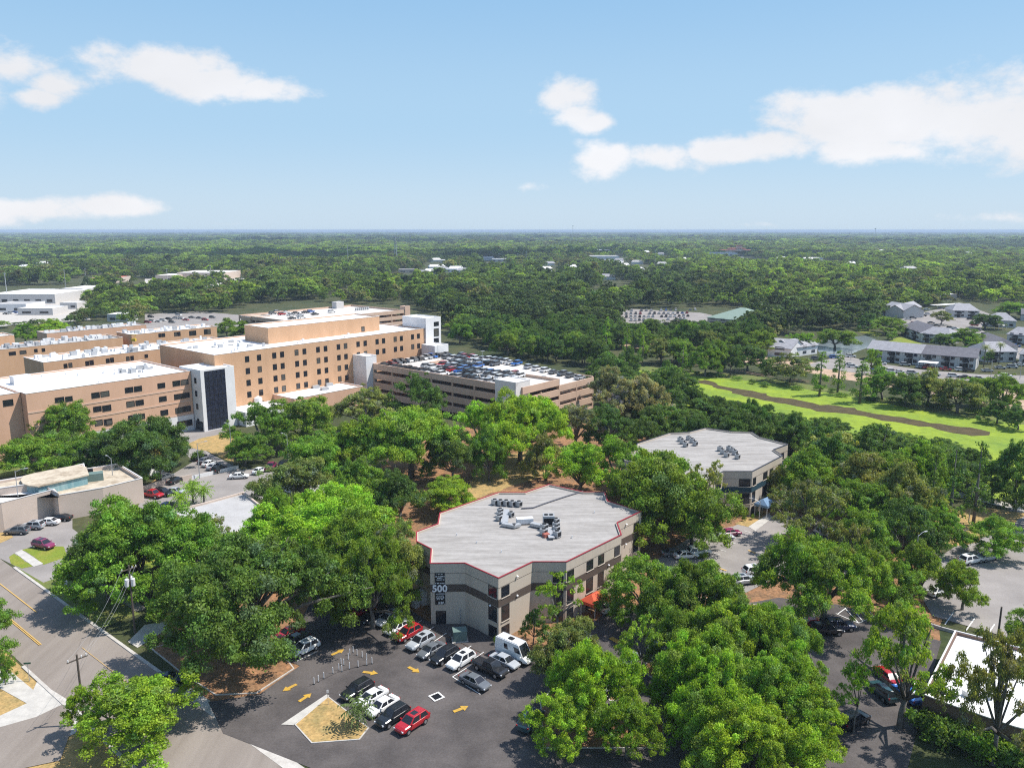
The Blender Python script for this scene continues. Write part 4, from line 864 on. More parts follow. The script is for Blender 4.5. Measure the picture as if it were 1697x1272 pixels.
def put_car(kind, loc, rz, col, label, group=None, z=.1):
    root, kids = CARS[kind]
    if kind not in used:
        used.add(kind); r_, ks = root, kids; r_.location = (*loc, z); r_.rotation_euler = (0, 0, rz)
    else: r_, ks = dup(root, kids, (*loc, z), rz)
    for k in ks:
        if k.name.split('.')[0] == 'body': k.color = col
    tag(r_, label, {'van': 'camper van', 'pickup': 'pickup truck'}.get(kind, 'car'), group)
    return r_
AX = R(51)                                                           # stalls lie along V
GA, GB_, GC, GD, GE, GF = 'cars parked along the 500 building', 'cars nosed to the palm island', 'cars by the mulched oak bed', 'cars at the clinic', 'cars under the oaks of the middle lot', 'cars near the teal banded office'
for kind, x, y, da, col, lab, grp in [
    ('suv', 644, 1025, 180, SILVER, 'silver SUV with dark sunroof, topmost of the row along the 500 building', GA),
    ('sedan', 660, 1038, 180, WHITE, 'white sedan between the silver SUV and the red SUV', GA),
    ('suv', 676, 1049, 180, RED, 'bright red SUV parked in the row along the 500 building', GA),
    ('suv', 697, 1063, 180, SILVER, 'silver blue SUV beside the bright red one', GA),
    ('sedan', 715, 1076, 180, GREY, 'dark grey sedan between silver SUV and black SUV', GA),
    ('suv', 737, 1086, 180, BLACK, 'black SUV with roof rails beside the white crossover', GA),
    ('suv', 764, 1094, 180, WHITE, 'white crossover parked next to the black pickup', GA),
    ('pickup', 812, 1106, -91, BLACK, 'black pickup truck with open bed at the end of the row', GA),
    ('sedan', 836, 1094, -91, SILVER, 'silver sedan between the black pickup and the white camper van', GA),
    ('sedan', 787, 1128, -91, GREY, 'dark grey sedan standing alone in the outer stall', GA),
    ('van', 853, 1084, -91, WHITE, 'tall white camper van parked at the corner of the 500 building', GA),
    ('suv', 571, 998, -95, WHITE, 'pale SUV with dark roof at the shady end of the office lot', GC),
    ('sedan', 601, 1011, 180, RED, 'red sedan in tree shade near the pale SUV', GC),
    ('sedan', 617, 1020, 180, BLACK, 'black sedan in tree shade below the oaks of the office lot', GC),
    ('suv', 504, 1074, 180, WHITE, 'white SUV with sunroof beside the mulched oak bed', GC),
    ('sedan', 488, 1060, 180, BLACK, 'black car behind the white SUV in the shade', GC),
    ('sedan', 480, 1047, 180, RED, 'red car peeping out of the oak shade', GC),
    ('suv', 592, 1143, 180, BLACK, 'black SUV nosed to the palm island, topmost of its row', GB_),
    ('sedan', 616, 1154, 180, WHITE, 'white hatchback between the black SUV and the white coupe', GB_),
    ('sedan', 634, 1168, 180, WHITE, 'white coupe beside the little palm', GB_),
    ('suv', 651, 1186, 180, BLACK, 'black wagon between the white coupe and the crimson SUV', GB_),
    ('suv', 683, 1196, 180, RED, 'crimson SUV with sunroof at the edge of the picture', GB_),
    ('suv', 72, 902, -72, MAROON, 'magenta maroon SUV beside the little lawn', GD),
    ('suv', 28, 879, 130, GREY, 'dark grey SUV against the clinic wall', GD),
    ('suv', 53, 871, 130, SILVER, 'silver SUV with dark roof against the clinic wall', GD),
    ('sedan', 79, 864, 130, WHITE, 'white sedan against the clinic wall', GD),
    ('sedan', 100, 857, 130, BLACK, 'black sedan half under the oak by the clinic wall', GD),
    ('pickup', 252, 819, -70, RED, 'red pickup truck below the low garden wall', GD),
    ('suv', 270, 816, -70, BLACK, 'black SUV beside the red pickup', GD),
    ('sedan', 290, 813, -60, SILVER, 'silver sedan beside the black SUV below the garden wall', GD),
    ('sedan', 277, 837, 20, NAVY, 'navy sedan parked alone below the red pickup', GD),
    ('van', 258, 783, 20, WHITE, 'white van at the palm with its row of dark cars', GD),
    ('suv', 274, 790, 20, GREY, 'dark SUV between the white van and the black sedan', GD),
    ('sedan', 291, 795, 20, BLACK, 'black sedan at the end of the white van row', GD),
    ('suv', 330, 757, 20, BLACK, 'black SUV heading the five car row of the hospital lot', GD),
    ('sedan', 340, 762, 20, GREY, 'grey sedan second in the five car row of the hospital lot', GD),
    ('sedan', 347, 767, 20, WHITE, 'white sedan in the middle of the five car row', GD),
    ('sedan', 355, 772, 20, SILVER, 'silver sedan fourth in the five car row', GD),
    ('suv', 363, 777, 20, BLACK, 'black SUV closing the five car row', GD),
    ('sedan', 396, 788, -40, WHITE, 'white sedan driving on the lane beside the clinic lot', GD),
    ('sedan', 430, 779, 20, WHITE, 'white sedan at the edge of the oaks by the lane', GD),
    ('pickup', 449, 773, 40, MAROON, 'dark red pickup under the oak by the lane', GD),
    ('suv', 472, 768, 30, BLACK, 'black SUV under the oaks beside the lamp post', GD),
    ('sedan', 652, 792, 60, WHITE, 'white car glimpsed under the oaks behind the 500 building', None),
    ('sedan', 275, 1124, -38, NAVY, 'dark car on the avenue half hidden by the bright tree', None),
    ('suv', 1252, 945, -35, WHITE, 'white SUV in the sunny lot below the teal banded office', GF),
    ('suv', 1233, 961, -35, SILVER, 'silver SUV parked beside the white SUV in the sunny lot', GF),
    ('sedan', 1137, 919, -40, WHITE, 'white sedan at the shady corner of the sunny lot', GF),
    ('suv', 1158, 914, -40, WHITE, 'white SUV next to the shady corner sedan', GF),
    ('sedan', 1117, 915, -40, GREY, 'grey sedan under the branches at the shady corner', GF),
    ('sedan', 1198, 889, -40, SILVER, 'silver sedan under the oak edge of the sunny lot', GF),
    ('sedan', 1210, 882, -40, MAROON, 'dark red car next to the silver sedan under the oak edge', GF),
    ('suv', 1310, 893, 50, BLACK, 'black SUV in dappled shade across from the entry walk', GF),
    ('sedan', 1316, 901, 50, WHITE, 'white sedan in dappled shade beside the black SUV', GF),
    ('suv', 1355, 878, 50, SILVER, 'silver SUV below the wispy oaks of the teal banded office', GF),
    ('suv', 1376, 884, 50, WHITE, 'white SUV below the wispy oaks of the teal banded office', GF),
    ('sedan', 1312, 763, 50, BLACK, 'black car behind the teal banded office at the wood edge', GF),
    ('sedan', 1309, 781, 50, RED, 'red car at the far corner of the teal banded office', GF),
    ('suv', 1391, 1036, -50, NAVY, 'dark blue SUV beside the hatched no parking patch', GE),
    ('suv', 1371, 1043, -50, BLACK, 'black red trimmed SUV beside the dark blue one', GE),
    ('sedan', 1350, 1032, -50, RED, 'red car behind the black SUV by the hatched patch', GE),
    ('suv', 1609, 927, -30, WHITE, 'white SUV in the right hand lot under the round oak', 'cars in the lot by the chain link fence'),
    ('sedan', 1636, 922, -30, SILVER, 'silver car in the shadow of the round oak', 'cars in the lot by the chain link fence'),
    ('suv', 1576, 962, -20, GREY, 'dark grey SUV behind the spindly trees', 'cars in the lot by the chain link fence'),
    ('sedan', 1554, 978, -20, WHITE, 'white sedan behind the spindly trees', 'cars in the lot by the chain link fence'),
    ('sedan', 1470, 1118, 50, RED, 'red car seen through the branches of the tall bare limbed oak', GE),
    ('sedan', 1512, 1132, 50, MAROON, 'dark red car beside the bright blue one under the bare limbed oak', GE),
    ('sedan', 1503, 1148, 50, BLUE, 'bright blue car under the tall bare limbed oak', GE),
    ('suv', 1463, 1145, 50, TEALC, 'dark teal SUV seen between the limbs', GE),
    ('sedan', 1326, 1118, 50, RED, 'red car peeping through the crowns of the middle lot', GE),
    ('suv', 1415, 1192, -20, BLACK, 'black SUV on the aisle below the bare limbed oak', GE),
    ('suv', 880, 1192, 10, TEALC, 'dark teal SUV half under the olive crown', GE),
    ('sedan', 963, 1166, 50, BLACK, 'black car deep under the crowns of the middle lot', GE),
    ('sedan', 1005, 1140, -40, SILVER, 'silver car showing its tail between the crowns', GE),
    ('suv', 1101, 1072, -40, WHITE, 'white car showing its nose between the crowns', GE),
    ('sedan', 1045, 1092, 10, SILVER, 'silver car gleaming through the small tree', GE),
    ('sedan', 1130, 1020, 10, WHITE, 'white car glimpsed through the dense crowns', GE),
    ('sedan', 1000, 1003, 50, WHITE, 'white car at the foot of the orange canopy', GE),
    ]:
    put_car(kind, at(x, y, .7), AX + R(da), col, lab, grp)
# far cars: one mesh each with painted, glazed and dark faces
def far_car(kind):
    Lc, st, cab, zr, wb, wt, zb = carspec(kind); m = MB(); h0, h1 = st[2][1], st[2][2]; hw = .92; l2 = Lc / 2
    m.add([(-l2, -hw, .35), (l2, -hw * .9, .4), (l2, hw * .9, .4), (-l2, hw, .35), (-l2, -hw, h1), (l2 * .95, -hw * .88, h1 - .2), (l2 * .95, hw * .88, h1 - .2), (-l2, hw, h1)], [(0, 1, 5, 4), (1, 2, 6, 5), (2, 3, 7, 6), (3, 0, 4, 7), (4, 5, 6, 7)])
    x0, x1, x2, x3 = cab
    m.add([(x0, -wb, h1 - .1), (x3, -wb, h1 - .15), (x3, wb, h1 - .15), (x0, wb, h1 - .1), (x1, -wt, zr - .08), (x2, -wt, zr - .08), (x2, wt, zr - .08), (x1, wt, zr - .08)], [(0, 1, 5, 4), (1, 2, 6, 5), (2, 3, 7, 6), (3, 0, 4, 7)], 1)
    m.add([(x1, -wt, zr - .08), (x2, -wt, zr - .08), (x2, wt, zr - .08), (x1, wt, zr - .08), (x1, -wt, zr), (x2, -wt, zr), (x2, wt, zr), (x1, wt, zr)], [(0, 1, 5, 4), (1, 2, 6, 5), (2, 3, 7, 6), (3, 0, 4, 7), (4, 5, 6, 7)])
    for x in (-Lc * .29, Lc * .31):
        for s in (-1, 1): m.tube([(x, s * .72, .33), (x, s * .95, .33)], .33, 8, mi=2)
    me = m.obj('distant_car', [carpaint, frame_d, tyre_m]); d_ = me.data; bpy.data.objects.remove(me); return d_
FAR = [far_car('sedan'), far_car('suv'), far_car('suv')]
CN = [('white', WHITE), ('white', WHITE), ('white', WHITE), ('silver', SILVER), ('silver', SILVER), ('silver', SILVER), ('black', BLACK), ('black', BLACK), ('grey', GREY), ('grey', GREY), ('red', RED), ('black', BLACK), ('white', WHITE), ('blue', BLUE)]
crnd = random.Random(21)
def put_far(p, rz, z, where, group, col=None):
    nm, c_ = col or crnd.choice(CN); o = bpy.data.objects.new('parked_car', crnd.choice(FAR)); C.objects.link(o); o.location = (*p, z); o.rotation_euler = (0, 0, rz); o.color = c_
    tag(o, f'{nm} car {where}', 'car', f'{nm} cars {group}'); return o
def far_row(n, fa, fb, rz, z, where, group, fill=.98, cols=None):
    for i in range(n):
        if crnd.random() > fill: continue
        t = i / max(1, n - 1); p = lerp(fa, fb, t); zz = z(t) if callable(z) else z
        put_far(p, rz + R(crnd.uniform(-2, 2)) + (math.pi if crnd.random() < .5 else 0), zz, where, group, cols[i] if cols else None)
V_ = R(50); U2 = R(-40)
Gd = 'on the garage roof deck'
far_row(22, W(-217, 187.2), W(-161, 187.2), V_, 12.02, 'parked along the front parapet of the garage roof', Gd)
far_row(14, W(-203, 194.8), W(-162, 194.8), V_, 12.02, 'in the middle double row of the garage roof', Gd)
far_row(13, W(-201, 200.2), W(-165, 200.2), V_, 12.02, 'in the second half of the middle double row of the garage roof', Gd)
far_row(12, W(-217, 190.5), W(-217, 219), U2, 12.02, 'along the hospital side parapet of the garage roof', Gd)
far_row(10, W(-211, 213.2), W(-187, 213.2), V_, 12.02, 'in the inner row facing the far parapet of the garage roof', Gd)
far_row(6, W(-202, 206.4), W(-189, 206.4), V_, 12.02, 'in the short row before the ramp of the garage roof', Gd)
far_row(12, W(-213, 219.4), W(-182, 219.4), V_, 12.02, 'along the far parapet of the garage roof', Gd)
far_row(7, W(-176, 219.4), W(-154, 219.4), V_, lambda t: 11.35 - t * 1.2, 'on the sloping ramp of the garage roof', Gd)
far_row(4, W(-172, 205.8), W(-160, 205.8), V_, lambda t: 11.15 - t * .7, 'below the ramp wall of the garage roof', Gd)
def far_px(lst, z, rz, where, group):
    for x, y in lst: put_far(at(x, y, z), rz + R(crnd.uniform(-4, 4)), z + .08, where, group)
far_px([(452, 521), (460, 518), (467, 522), (474, 519), (482, 523), (490, 520), (497, 524), (506, 519), (515, 518), (550, 518), (522, 522), (484, 529), (500, 528)], 13, V_, 'on the roof of the rear garage', 'on the roof of the rear garage')
for k in range(4):
    a_, b_ = at(1022 + k * 8, 516 + k * 5.2), at(1152 - k * 6, 514 + k * 5.2); far_row(17 - k, a_, b_, R(80), .08, 'in the car park by the green roofed hall', 'in the car park by the green roofed hall', .8)
far_px([(1352, 596), (1382, 594), (1410, 592), (1408, 606), (1412, 609), (1460, 604), (1500, 606), (1527, 610), (1538, 611), (1567, 614), (1636, 616), (1657, 611), (1677, 610), (1690, 606), (1667, 625), (1430, 611), (1452, 614), (1478, 617), (1490, 618), (1512, 620), (1548, 623), (1580, 625), (1600, 627), (1622, 629), (1645, 631), (1592, 615), (1605, 616)], 0, R(-10), 'by the creek side apartment houses', 'by the creek side apartment houses')
far_px([(1505, 530), (1513, 528), (1521, 526), (1530, 524), (1538, 522), (1543, 536), (1536, 514), (1575, 545), (1582, 546), (1690, 572), (1683, 575), (1535, 508), (1560, 512), (1572, 512), (1680, 565), (1515, 537), (1525, 539), (1552, 541), (1560, 530), (1570, 528), (1590, 520), (1600, 518), (1608, 530), (1615, 540), (1620, 548), (1632, 556)], 0, R(-30), 'in the far apartment car court', 'in the far apartment car court')
far_px([(245, 535), (252, 533), (262, 534), (270, 532), (280, 530), (291, 528), (300, 529), (308, 531), (318, 527), (330, 528), (285, 535), (296, 523), (250, 526), (340, 531), (352, 527)], 0, R(-20), 'in the lot behind the hospital roofs', 'in the lot behind the hospital roofs')
far_px([(265, 470), (275, 468), (290, 466), (305, 468), (320, 466), (335, 467), (350, 468), (365, 466), (378, 464), (390, 467), (312, 464), (345, 463), (300, 471), (10, 521), (18, 520), (26, 519), (400, 462)], 0, R(-20), 'in front of the far shops', 'in front of the far shops')
# ------------------------------------------------------------------ trees
def leaves(seed, lobes, leaf, per, up=.25, flat=.8, spread=.5, moss=.0):
    """leaf sprays on the shells of many lobes: returns verts, faces, per-face tone"""
    rg_ = np.random.default_rng(seed); V, T = [], []
    for q_ in lobes:
        cx, cy, cz, r = q_[:4]
        n = int(per * r * r); d = rg_.normal(size=(n * 2, 3)); d /= np.linalg.norm(d, axis=1)[:, None]
        d = d[d[:, 2] > -.55][:n]; n = len(d)
        rad = r * (1 - spread * rg_.random(n))[:, None] * (1 + .2 * rg_.normal(size=n))[:, None]
        c = np.array([cx, cy, cz]) + d * rad * np.array([1, 1, flat])
        nr = d + rg_.normal(size=(n, 3)) * .8 + np.array([0, 0, up]); nr /= np.linalg.norm(nr, axis=1)[:, None]
        a = np.cross(nr, rg_.normal(size=(n, 3))); a /= np.linalg.norm(a, axis=1)[:, None]; b = np.cross(nr, a)
        s = leaf * rg_.uniform(.55, 1.25, n)[:, None]; a *= s; b *= s * rg_.uniform(.4, .75, n)[:, None]
        q = np.stack([c - a * .5, c - b * .5 + nr * s * .12, c + a * .5, c + b * .5 + nr * s * .12], 1)
        V.append(q.reshape(-1, 3)); t0 = rg_.uniform(.78, 1.22) * (q_[4] if len(q_) > 4 else 1); warm = rg_.uniform(-.12, .14)
        t = t0 * rg_.uniform(.6, 1.4, n); T.append(np.stack([t * (1 + warm), t, t * (1 - warm), np.ones(n)], 1) * (np.array([1.0, .93, 2.2, 1]) if rg_.random() < moss else 1))
    V = np.concatenate(V); T = np.concatenate(T)
    return V, T
def leaf_mesh(name, V, T, m):
    n = len(T); me = bpy.data.meshes.new(name); me.vertices.add(n * 4); me.vertices.foreach_set('co', V.astype(np.float32).ravel())
    me.loops.add(n * 4); me.loops.foreach_set('vertex_index', np.arange(n * 4, dtype=np.int32))
    me.polygons.add(n); me.polygons.foreach_set('loop_start', np.arange(0, n * 4, 4, dtype=np.int32)); me.polygons.foreach_set('loop_total', np.full(n, 4, dtype=np.int32))
    me.update(calc_edges=True)
    ca = me.color_attributes.new('tone', 'FLOAT_COLOR', 'POINT'); ca.data.foreach_set('color', np.repeat(T, 4, 0).astype(np.float32).ravel())
    me.materials.append(m); return me
def dome_lobes(rnd, Rr, z0, z1, n, r0, r1, fill=.9, hollow=.35, lean=0, gaps=0):
    out = []; tries = 0
    gp_ = [(rnd.uniform(0, 6.28), rnd.uniform(.3, .9)) for _ in range(gaps)]
    while len(out) < n and tries < n * 30:
        tries += 1; a = rnd.uniform(0, 6.283); q = math.sqrt(rnd.random()) * fill
        if any(abs((a - ga + 3.14) % 6.28 - 3.14) < .28 and abs(q - gq) < .25 for ga, gq in gp_): continue
        rim = 1 + .22 * math.sin(a * 3 + lean) + .12 * math.sin(a * 5 + 2 * lean)
        top = z0 + (z1 - z0) * max(.02, 1 - (q / fill) ** 2.3) ** .62 + rnd.uniform(-.9, .7); zz = z0 + (top - z0) * (hollow + (1 - hollow) * rnd.random() ** .6)
        r = rnd.uniform(r0, r1); zz = min(zz, z1 - r * .5)
        p = (q * Rr * rim * math.cos(a), q * Rr * rim * math.sin(a), zz, r)
        if all((p[0] - o[0]) ** 2 + (p[1] - o[1]) ** 2 + (p[2] - o[2]) ** 2 > (.62 * r) ** 2 for o in out): out.append(p)
    return out
def bough_lobes(rnd, Rr, z0, z1, subs, s0, s1, k, fill, hollow, gaps):
    out = []                                    # boughs, each a loose bunch of small sprays with air between them
    for (x, y, z, rs) in dome_lobes(rnd, Rr - s0 * .6, z0 + s0 * .3, z1 - s0 * .5, subs, s0, s1, fill, hollow, rnd.uniform(0, 6), gaps):
        tn = rnd.uniform(.8, 1.2); sq = rnd.uniform(.6, .95); n = max(4, int(k * rnd.uniform(.6, 1.3)))
        for i in range(n):
            a = rnd.uniform(0, 6.283); c = rnd.uniform(-.45, 1) ; q = math.sqrt(1 - c * c); d = rs * rnd.uniform(.55, 1.05)
            out.append((x + d * q * math.cos(a), y + d * q * math.sin(a), max(.6, z + d * c * sq), rs * rnd.uniform(.2, .42), tn))
    return out
def trunk_mesh(rnd, lobes, h0, r0, nl, name='trunk', stems=1):
    m = MB()
    for s_ in range(stems):
        ox, oy = (0, 0) if stems == 1 else (rnd.uniform(-.8, .8), rnd.uniform(-.8, .8)); fk = (ox + rnd.uniform(-.4, .4), oy + rnd.uniform(-.4, .4), h0)
        m.tube([(ox, oy, -.2), (ox, oy, h0 * .5), fk], [r0 * 1.35, r0, r0 * .85], 8)
        for l in rnd.sample(lobes, min(nl, len(lobes))):
            e = Vector(l[:3]); f_ = Vector(fk); mid = f_ + (e - f_) * .5 + Vector((rnd.uniform(-.6, .6), rnd.uniform(-.6, .6), rnd.uniform(-.2, 1.0)))
            m.tube([f_ - Vector((0, 0, .2)), mid, e, e + (e - mid) * .25], [r0 * .55, r0 * .36, r0 * .16, r0 * .05], 5)
    me = m.obj(name, bark, smooth=True); d_ = me.data; bpy.data.objects.remove(me); return d_
PROTO = {}
def proto(key, Rr, Ht, n, r0, r1, leaf, per, z0, h0, tr, nl, var=3, hollow=.35, gaps=3, stems=1, fill=.95, k=16, moss=.11):
    L_ = []
    for v in range(var):
        rnd = random.Random(hash((len(PROTO), v)) & 0xffff); lb = bough_lobes(rnd, Rr, z0, Ht, n, r0, r1, k, fill, hollow, gaps)
        V, T = leaves(v * 13 + len(PROTO), lb, leaf, per, moss=moss)
        L_.append((leaf_mesh('crown', V, T, LEAF), trunk_mesh(rnd, lb, h0, tr, nl, stems=stems)))
    PROTO[key] = (Rr, Ht, L_)
proto('oak', 11.5, 13.5, 44, 2.2, 3.8, .36, 225, 1.6, 3.0, .55, 16, 5, gaps=3, hollow=.35, k=17)
proto('high', 11.5, 13.5, 42, 2.2, 3.7, .36, 225, 4.6, 4.0, .6, 16, 3, gaps=3, hollow=.45, k=17)
proto('open', 10.5, 13.5, 24, 1.6, 3.0, .38, 150, 3.2, 3.4, .5, 16, 3, gaps=5, k=14, moss=.16)
proto('mid', 6.5, 11, 22, 1.6, 2.7, .31, 250, 1.4, 2.6, .34, 10, 5, gaps=2, hollow=.35, k=16)
proto('round', 4.2, 9, 14, 1.2, 2.0, .32, 200, 1.3, 2.0, .22, 10, 3, gaps=1, k=15, moss=0)
proto('thin', 4.5, 12, 11, .9, 1.7, .34, 170, 4.2, 5, .2, 10, 3, gaps=3, k=12)
def cyp(var):
    L_ = []
    for v in range(var):
        rnd = random.Random(90 + v); lb = []
        for k in range(40):
            t = rnd.random(); rr = 2.3 * (1 - .72 * t) * (.5 + .5 * min(1, t * 5)); a = rnd.uniform(0, 6.28)
            lb.append((rr * .75 * math.cos(a), rr * .75 * math.sin(a), 2.2 + t * 11, rnd.uniform(.6, 1.05) * (1 - .35 * t)))
        V, T = leaves(70 + v, lb, .4, 95)
        m = MB().tube([(0, 0, -.2), (0, 0, 6), (0, 0, 13)], [.3, .2, .05], 7); me = m.obj('trunk', bark, smooth=True); d_ = me.data; bpy.data.objects.remove(me)
        L_.append((leaf_mesh('crown', V, T, LEAF), d_))
    PROTO['cypress'] = (2.5, 13.5, L_)
cyp(3)
def shrubp(var):
    L_ = []
    for v in range(var):
        rnd = random.Random(190 + v); lb = [(rnd.uniform(-1, 1), rnd.uniform(-1, 1), rnd.uniform(.3, 1.1), rnd.uniform(.45, .8)) for k in range(9)]
        V, T = leaves(170 + v, lb, .26, 210); L_.append((leaf_mesh('foliage', V, T, LEAF), None))
    PROTO['shrub'] = (1.5, 1.9, L_)
shrubp(3)
BR, MI, DK, OL, GR, YE, BO = (0.241, 0.392, 0.031, 1), (0.168, 0.291, 0.034, 1), (0.106, 0.190, 0.038, 1), (0.218, 0.263, 0.074, 1), (0.263, 0.280, 0.140, 1), (0.252, 0.414, 0.034, 1), (0.207, 0.342, 0.036, 1)
trnd = random.Random(5)
TREES = []
def plant(kind, p, width, height, tint, label, group=None, cat='tree', name='oak_tree', var=None, jit=.16):
    Rr, Ht, L_ = PROTO[kind]; cm, tm = L_[trnd.randrange(len(L_)) if var is None else var % len(L_)]
    root = empty(name, (*p, 0), trnd.uniform(0, 6.283)); s = width / (2 * Rr); root.scale = (s, s, height / Ht)
    j = trnd.uniform(1 - jit, 1 + jit); k = trnd.uniform(-jit, jit)
    c = bpy.data.objects.new('crown' if tm else 'foliage', cm); C.objects.link(c); c.parent = root; c.color = (tint[0] * j * (1 + k * .6), tint[1] * j, tint[2] * j, 1)
    if tm: t = bpy.data.objects.new('trunk', tm); C.objects.link(t); t.parent = root
    tag(root, label, cat, group); TREES.append((p, width)); return root
def tree(kind, x, y, wpx, tint, label, h=None, group=None, name='oak_tree', var=None):
    h0 = h or 11; p = at(x, y, h0 * .58); w = wpx * depth(p, h0 * .6) / F
    if h is None: h = max(5.5, min(15, .42 * w + 5)); p = at(x, y, h * .58); w = wpx * depth(p, h * .6) / F
    return plant(kind, p, w, h, tint, label, group, name=name, var=var)
